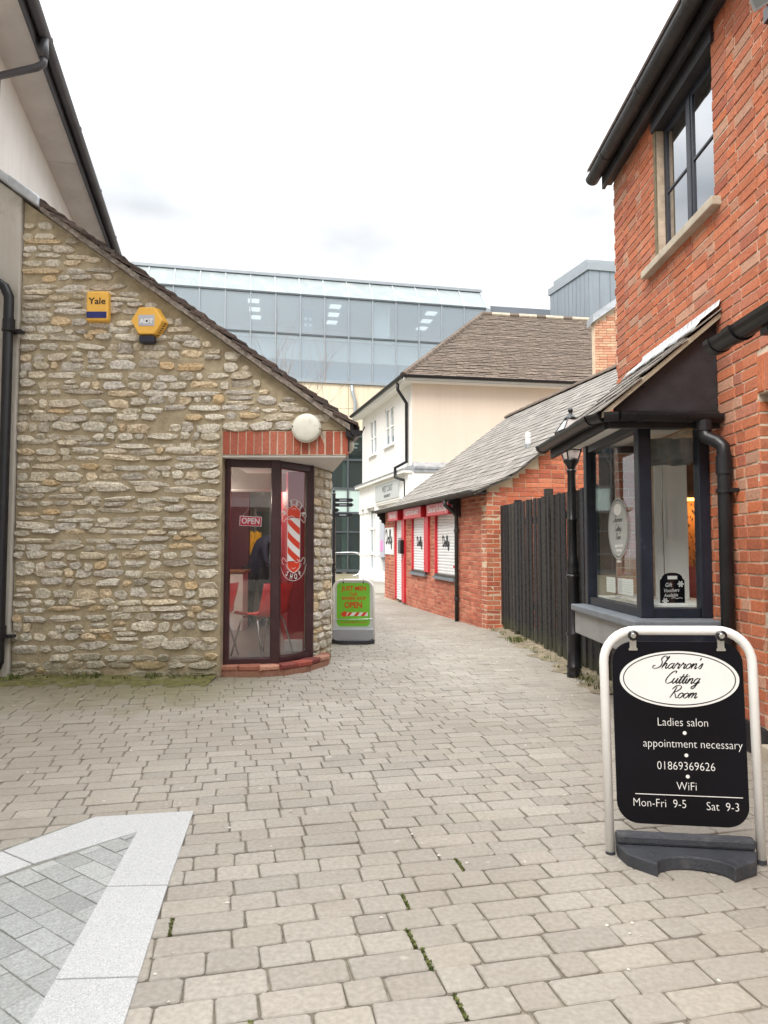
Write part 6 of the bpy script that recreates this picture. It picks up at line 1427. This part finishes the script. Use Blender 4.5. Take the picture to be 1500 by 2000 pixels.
for u in (-5.6, -.9, 4.9):
    for k in range(3):
        mm = MB(TGl); mm.box(u + .1 * k, u + .62 + .1 * k, -1.6 - 1.45 * k, -1.0 - 1.45 * k, 15.50, 15.545); obj('ceiling_light', mm, 'tubelight', go)
mm = MB(TGl); mm.box(-2.5, -1.95, -.9, -.88, 13.9, 15.1); wp = obj('wall_poster', mm, plain('dim_poster', (.30, .32, .40), .6), go)
for k in range(4):
    mm = MB(TGl); mm.lathe([(.10, -.875), (.10, -.87)], (-2.36 + .27 * (k % 2), 0, 14.2 + .35 * (k // 2)), 12, axis=1); o = obj('disc', mm, 'print'); o.parent = wp
mm = MB(TGl); mm.box(2.35, 2.42, -.5, -.2, Z1 + .1, Z2 - .1); mm.box(1.42, 2.42, -.52, -.5, Z1 + .1, Z2 - .1); obj('white_blind', mm, 'intwhite', go)
for i in range(-4, 4):
    mm = MB(TGl); a, b = i * 2.74 + .01, (i + 1) * 2.74 - .01
    for z0, z1 in ((7.9, 9.28), (9.30, Z0 - .10)):
        mm = MB(TGl); mm.box(a, b, -.25, -.02, z0, z1); obj('stone_panel', mm, 'stonepanel', go)
mm = MB(); mm.tube([TGl((.16, .05, 10.6)), TGl((.20, .10, 10.2)), TGl((.36, .16, 9.6)), TGl((.34, .10, 8.9)), TGl((.20, .06, 8.5)), TGl((.18, .06, 7.9))], .09, 8); obj('rain_pipe', mm, 'alu', go, smooth=True)
TR_ = [(.1, .25), (1.05, 1.15), (2.3, 2.38), (3.35, 3.47), (4.72, 4.84), (6.35, 6.47), (7.8, 7.9)]
cols_x = [-6.85, -5.48, -4.11, -2.74, -1.37, 0, 1.37, 2.74]
for i, x in enumerate(cols_x):
    mm = MB(TGl); mm.box(x - .04, x + .05, -.35, -.18, .1, 7.9); obj('lower_mullion', mm, 'aludark', go)
    if i % 2 == 1:
        mm = MB(TGl); mm.box(x - .26, x - .05, -.6, -.30, 0, 7.9); obj('column', mm, 'intwhite', go)
for z0, z1 in TR_:
    mm = MB(TGl); mm.box(-7, 3, -.34, -.2, z0, z1); obj('lower_transom', mm, 'aludark', go)
for x0, x1 in zip(cols_x, cols_x[1:]):
    for (a, z0), (z1, b) in zip(TR_, TR_[1:]):
        mm = MB(TGl); mm.box(x0 + .05, x1 - .04, -.28, -.26, z0, z1); obj('lower_pane', mm, 'spandrel' if 3.4 < z0 < 4 else 'dimglass', go)
mm = MB(TGl); mm.box(-8, 4, -5, -4.9, 0, 7.9); obj('lower_back_wall', mm, 'intdark', go)
for z_ in (3.5, 7.6):
    mm = MB(TGl); mm.box(-8, 4, -4.9, -.4, z_, z_ + .15); obj('lower_ceiling', mm, 'intwall', go)
mm = MB(TGl); mm.box(-8, 4, -4.9, -.4, -.02, .03); obj('lower_floor', mm, 'floor', go)
for u, dd in ((-.8, 1.4), (.3, 1.6), (-.6, 3.0), (.5, 3.2), (-1.5, 2.2)):
    mm = MB(TGl); mm.box(u - .55, u + .55, -dd - .12, -dd, 7.52, 7.58); obj('tube_light', mm, 'tubelight', go)
for u, a, b, c_, d in ((.75, 0, 1.3, 1.2, 'spandrel'), (-.6, 0, .9, 2.0, 'navycloth'), (.4, 0, 1.1, 3.0, 'wood'), (.15, 1.2, 2.3, 1.6, 'blue')):
    mm = MB(TGl); mm.box(u - .4, u + .4, -c_ - .5, -c_, a, b); obj('furniture', mm, d, go)
# plant screen and zinc tower on the roofs behind
mm = MB(); a = Vector((6.0, 43.0, 0)); b = Vector((11.6, 44.0, 0)); mm.prism([tuple(a), tuple(b), tuple(b + Vector((-1, 4, 0))), tuple(a + Vector((-1, 4, 0)))], (0, 0, 9), (0, 0, 16.25)); tag(obj('plant_screen', mm, 'greyblock'), 'low blue-grey plant screen on the roof between the glass office and the zinc tower', 'plant screen')
zt_ = thing('zinc_tower', 'pale zinc-clad stair tower with standing seams rising behind the brown tiled roof', 'tower', (12, 40, 0))
c0 = Vector((11.07, 38, 0)); dl = Vector((-.3, 1, 0)).normalized(); dr = Vector((.978, .2, 0)).normalized()
mm = MB(); mm.prism([tuple(c0), tuple(c0 + dr * 6), tuple(c0 + dr * 6 + dl * 4.1), tuple(c0 + dl * 4.1)], (0, 0, 6), (0, 0, 16.5)); obj('core', mm, 'steel', zt_)
nl = Vector((-dl.y, dl.x, 0)); nr = Vector((dr.y, -dr.x, 0))
for (dd, nn, ln, w_) in ((dl, nl, 4.1, .40), (dr, nr, 6.0, .62)):
    k = int(ln / w_)
    for i in range(k):
        a = c0 + dd * (i * w_ + .012); b = c0 + dd * ((i + 1) * w_ - .012); mm = MB(); mm.prism([tuple(a), tuple(b), tuple(b + nn * .03), tuple(a + nn * .03)], (0, 0, 8), (0, 0, 16.45)); obj('zinc_panel', mm, 'steel', zt_)
mm = MB(); e0 = c0 + (nl + nr) * .10; mm.prism([tuple(e0), tuple(c0 + dr * 6 + nr * .1), tuple(c0 + dr * 6 + dl * 4.1), tuple(c0 + dl * 4.15 + nl * .1)], (0, 0, 16.45), (0, 0, 16.85)); obj('parapet', mm, 'alu', zt_)
mm = MB(); mm.prism([tuple(e0 + dl * .3 + dr * .1), tuple(c0 + dr * 6 + nr * .02), tuple(c0 + dr * 6 + dl * 3.6), tuple(c0 + dl * 3.6 + nl * .05)], (0, 0, 16.85), (0, 0, 17.12)); obj('coping', mm, 'alu', zt_)
# brick gable end beyond the slate roof
bg_ = thing('rear_brick_gable', 'pale pinkish brick gable with a lead-capped sloping top just behind the salon corner', 'building', (7, 20, 0))
mm = MB(); mm.prism([(5.98, 20.02, 0), (9.5, 20.02, 0), (9.5, 20.02, 10.2), (5.98, 20.02, 7.75)], (0, 0, 0), (0, .3, 0)); obj('wall_face', mm, 'brick2mortar', bg_)
Tb = frame((5.98, 20.0, 0), (1, 0, 0), (0, -1, 0)); Fb = fmat((5.98, 20.0, 0), (1, 0, 0), (0, -1, 0))
MT['brickpale'] = pieces('pale_pink_brick', [(.60, .33, .21), (.66, .38, .25), (.56, .27, .17), (.68, .46, .30), (.52, .24, .15)], .9, jit=.12, grain=.1)
lay('brick', [b for b in bond(0, 1.0, 4.4, 8.4, kind='mixed', rg=random.Random(71)) if b[1] + .04 < 7.75 + .69 * (b[0] - b[2] / 2)], Tb, Fb, 'brickpale', bg_, 240, depth=.018, seed=72)
mm = MB(); mm.prism([(5.9, 19.9, 7.70), (9.5, 19.9, 10.2), (9.5, 19.9, 10.42), (5.9, 19.9, 7.92)], (0, 0, 0), (0, .6, 0)); obj('coping', mm, 'lead', bg_)

# ================================================================== SMALL THINGS FAR DOWN THE LANE
t = thing('fingerpost', 'black fingerpost with three direction arms behind the stone pier', 'signpost', (-1.262, 18, 0))
mm = MB(); mm.tube([(-1.262, 18, 0), (-1.262, 18, 2.66)], .045, 12); mm.lathe([(.05, 2.66), (.06, 2.68), (.03, 2.72), (.045, 2.76), (.003, 2.83)], (-1.262, 18, 0), 12); mm.tube([(-1.262, 18, .75), (-1.262, 18, .80)], .07, 12); mm.tube([(-1.262, 18, .90), (-1.262, 18, .95)], .07, 12); obj('post', mm, 'black', t, smooth=False)
for z_, ln in ((2.52, .46), (2.40, .46), (2.145, .45), (2.27, .10)):
    mm = MB(); mm.prism([(-1.22, 17.97, z_ - .045), (-1.22 + ln - .05, 17.97, z_ - .045), (-1.22 + ln, 17.97, z_), (-1.22 + ln - .05, 17.97, z_ + .045), (-1.22, 17.97, z_ + .045)], (0, 0, 0), (0, .03, 0)); arm = obj('direction_arm', mm, 'black', t)
    mm = MB(); mm.box(-1.12, -1.12 + max(.02, ln - .28), 17.966, 17.9695, z_ - .012, z_ + .012); o = obj('arm_print', mm, 'alu'); o.parent = arm
for i, (x, y) in enumerate(((-1.75, 36.5), (-1.62, 37.2))):
    t = thing('cycle_hoop', ('steel cycle hoop in front of the dark office glass, the nearer one', 'steel cycle hoop in front of the dark office glass, the farther one')[i], 'cycle rack', (x, y, 0), 'cycle hoops by the office')
    P = [(x - .9, y, 0), (x - .9, y, 1.0)] + [(x + .1 + .6 * math.sin(R(a)), y, .60 + .6 * math.cos(R(a)) * 1.0) for a in range(0, 181, 15)]; mm = MB(); mm.tube([(x - .9, y, 0), (x - .9, y, 1.18)] + P[2:], .028, 8); obj('tube', mm, 'chrome', t, smooth=True)
    mm = MB(); mm.lathe([(.07, .0), (.07, .015)], (x - .9, y, 0), 12); obj('foot_plate', mm, 'chrome', t)
t = thing('bare_tree', 'slender bare tree whose leafless twigs show above the stone shop roof', 'tree', (-2.6, 19, 0)); rg = random.Random(81)
tk = MB(); tk.tube([(-2.6, 19, 0), (-2.62, 19, 2), (-2.58, 19.02, 4.0), (-2.55, 19, 5.2)], [.09, .075, .055, .03], 8); obj('trunk', tk, 'twig', t)
br = MB()
def grow(p, d, ln, r_, dep):
    q = p; P = [p]; rr = [r_]
    for i in range(3):
        d = (d + Vector((rg.gauss(0, .10), rg.gauss(0, .10), rg.uniform(.0, .10)))).normalized(); q = q + d * (ln / 3); P.append(q); rr.append(r_ * (1 - .22 * (i + 1)))
        if dep > 0:
            for _ in range(rg.choice([1, 1, 2])):
                a = rg.uniform(0, 6.28); dd = (d + Vector((math.cos(a), math.sin(a), .25)) * .62).normalized(); grow(q, dd, ln * rg.uniform(.5, .72), r_ * .55, dep - 1)
    br.tube(P, rr, 4 if r_ < .02 else 6, caps=False)
for k in range(8):
    z_ = 3.2 + k * .19; a = k * 2.4; grow(Vector((-2.58, 19.0, z_)), Vector((math.cos(a) * .62, math.sin(a) * .5, 1)).normalized(), 2.2 - k * .06, .013, 2)
obj('branches', br, 'twig', t, fix=False)
# ---- the shop across the lane, behind the viewer: only seen mirrored in the shop windows
t = thing('opposite_shop', 'pale shop building behind the viewer, seen mirrored in the barber and salon panes', 'building', (-1, -8, 0))
mm = MB(); mm.box(-12, 9, -8.3, -8, 2.9, 6.2); obj('upper_wall', mm, 'render2', t)
mm = MB(); mm.box(-12, 9, -8.6, -8.4, 0, 2.7); obj('dark_glazing', mm, 'intdark', t)
mm = MB(); mm.box(-12, 9, -8.0, -7.9, 2.62, 2.9); obj('shop_fascia', mm, 'render', t)
for x in range(-12, 10, 2):
    mm = MB(); mm.box(x, x + .25, -8.3, -7.95, 0, 2.62); obj('pilaster', mm, 'render', t)
mm = MB(); mm.box(-12, 9, -8.2, -7.9, 0, .35); obj('stall_riser', mm, 'render2', t)
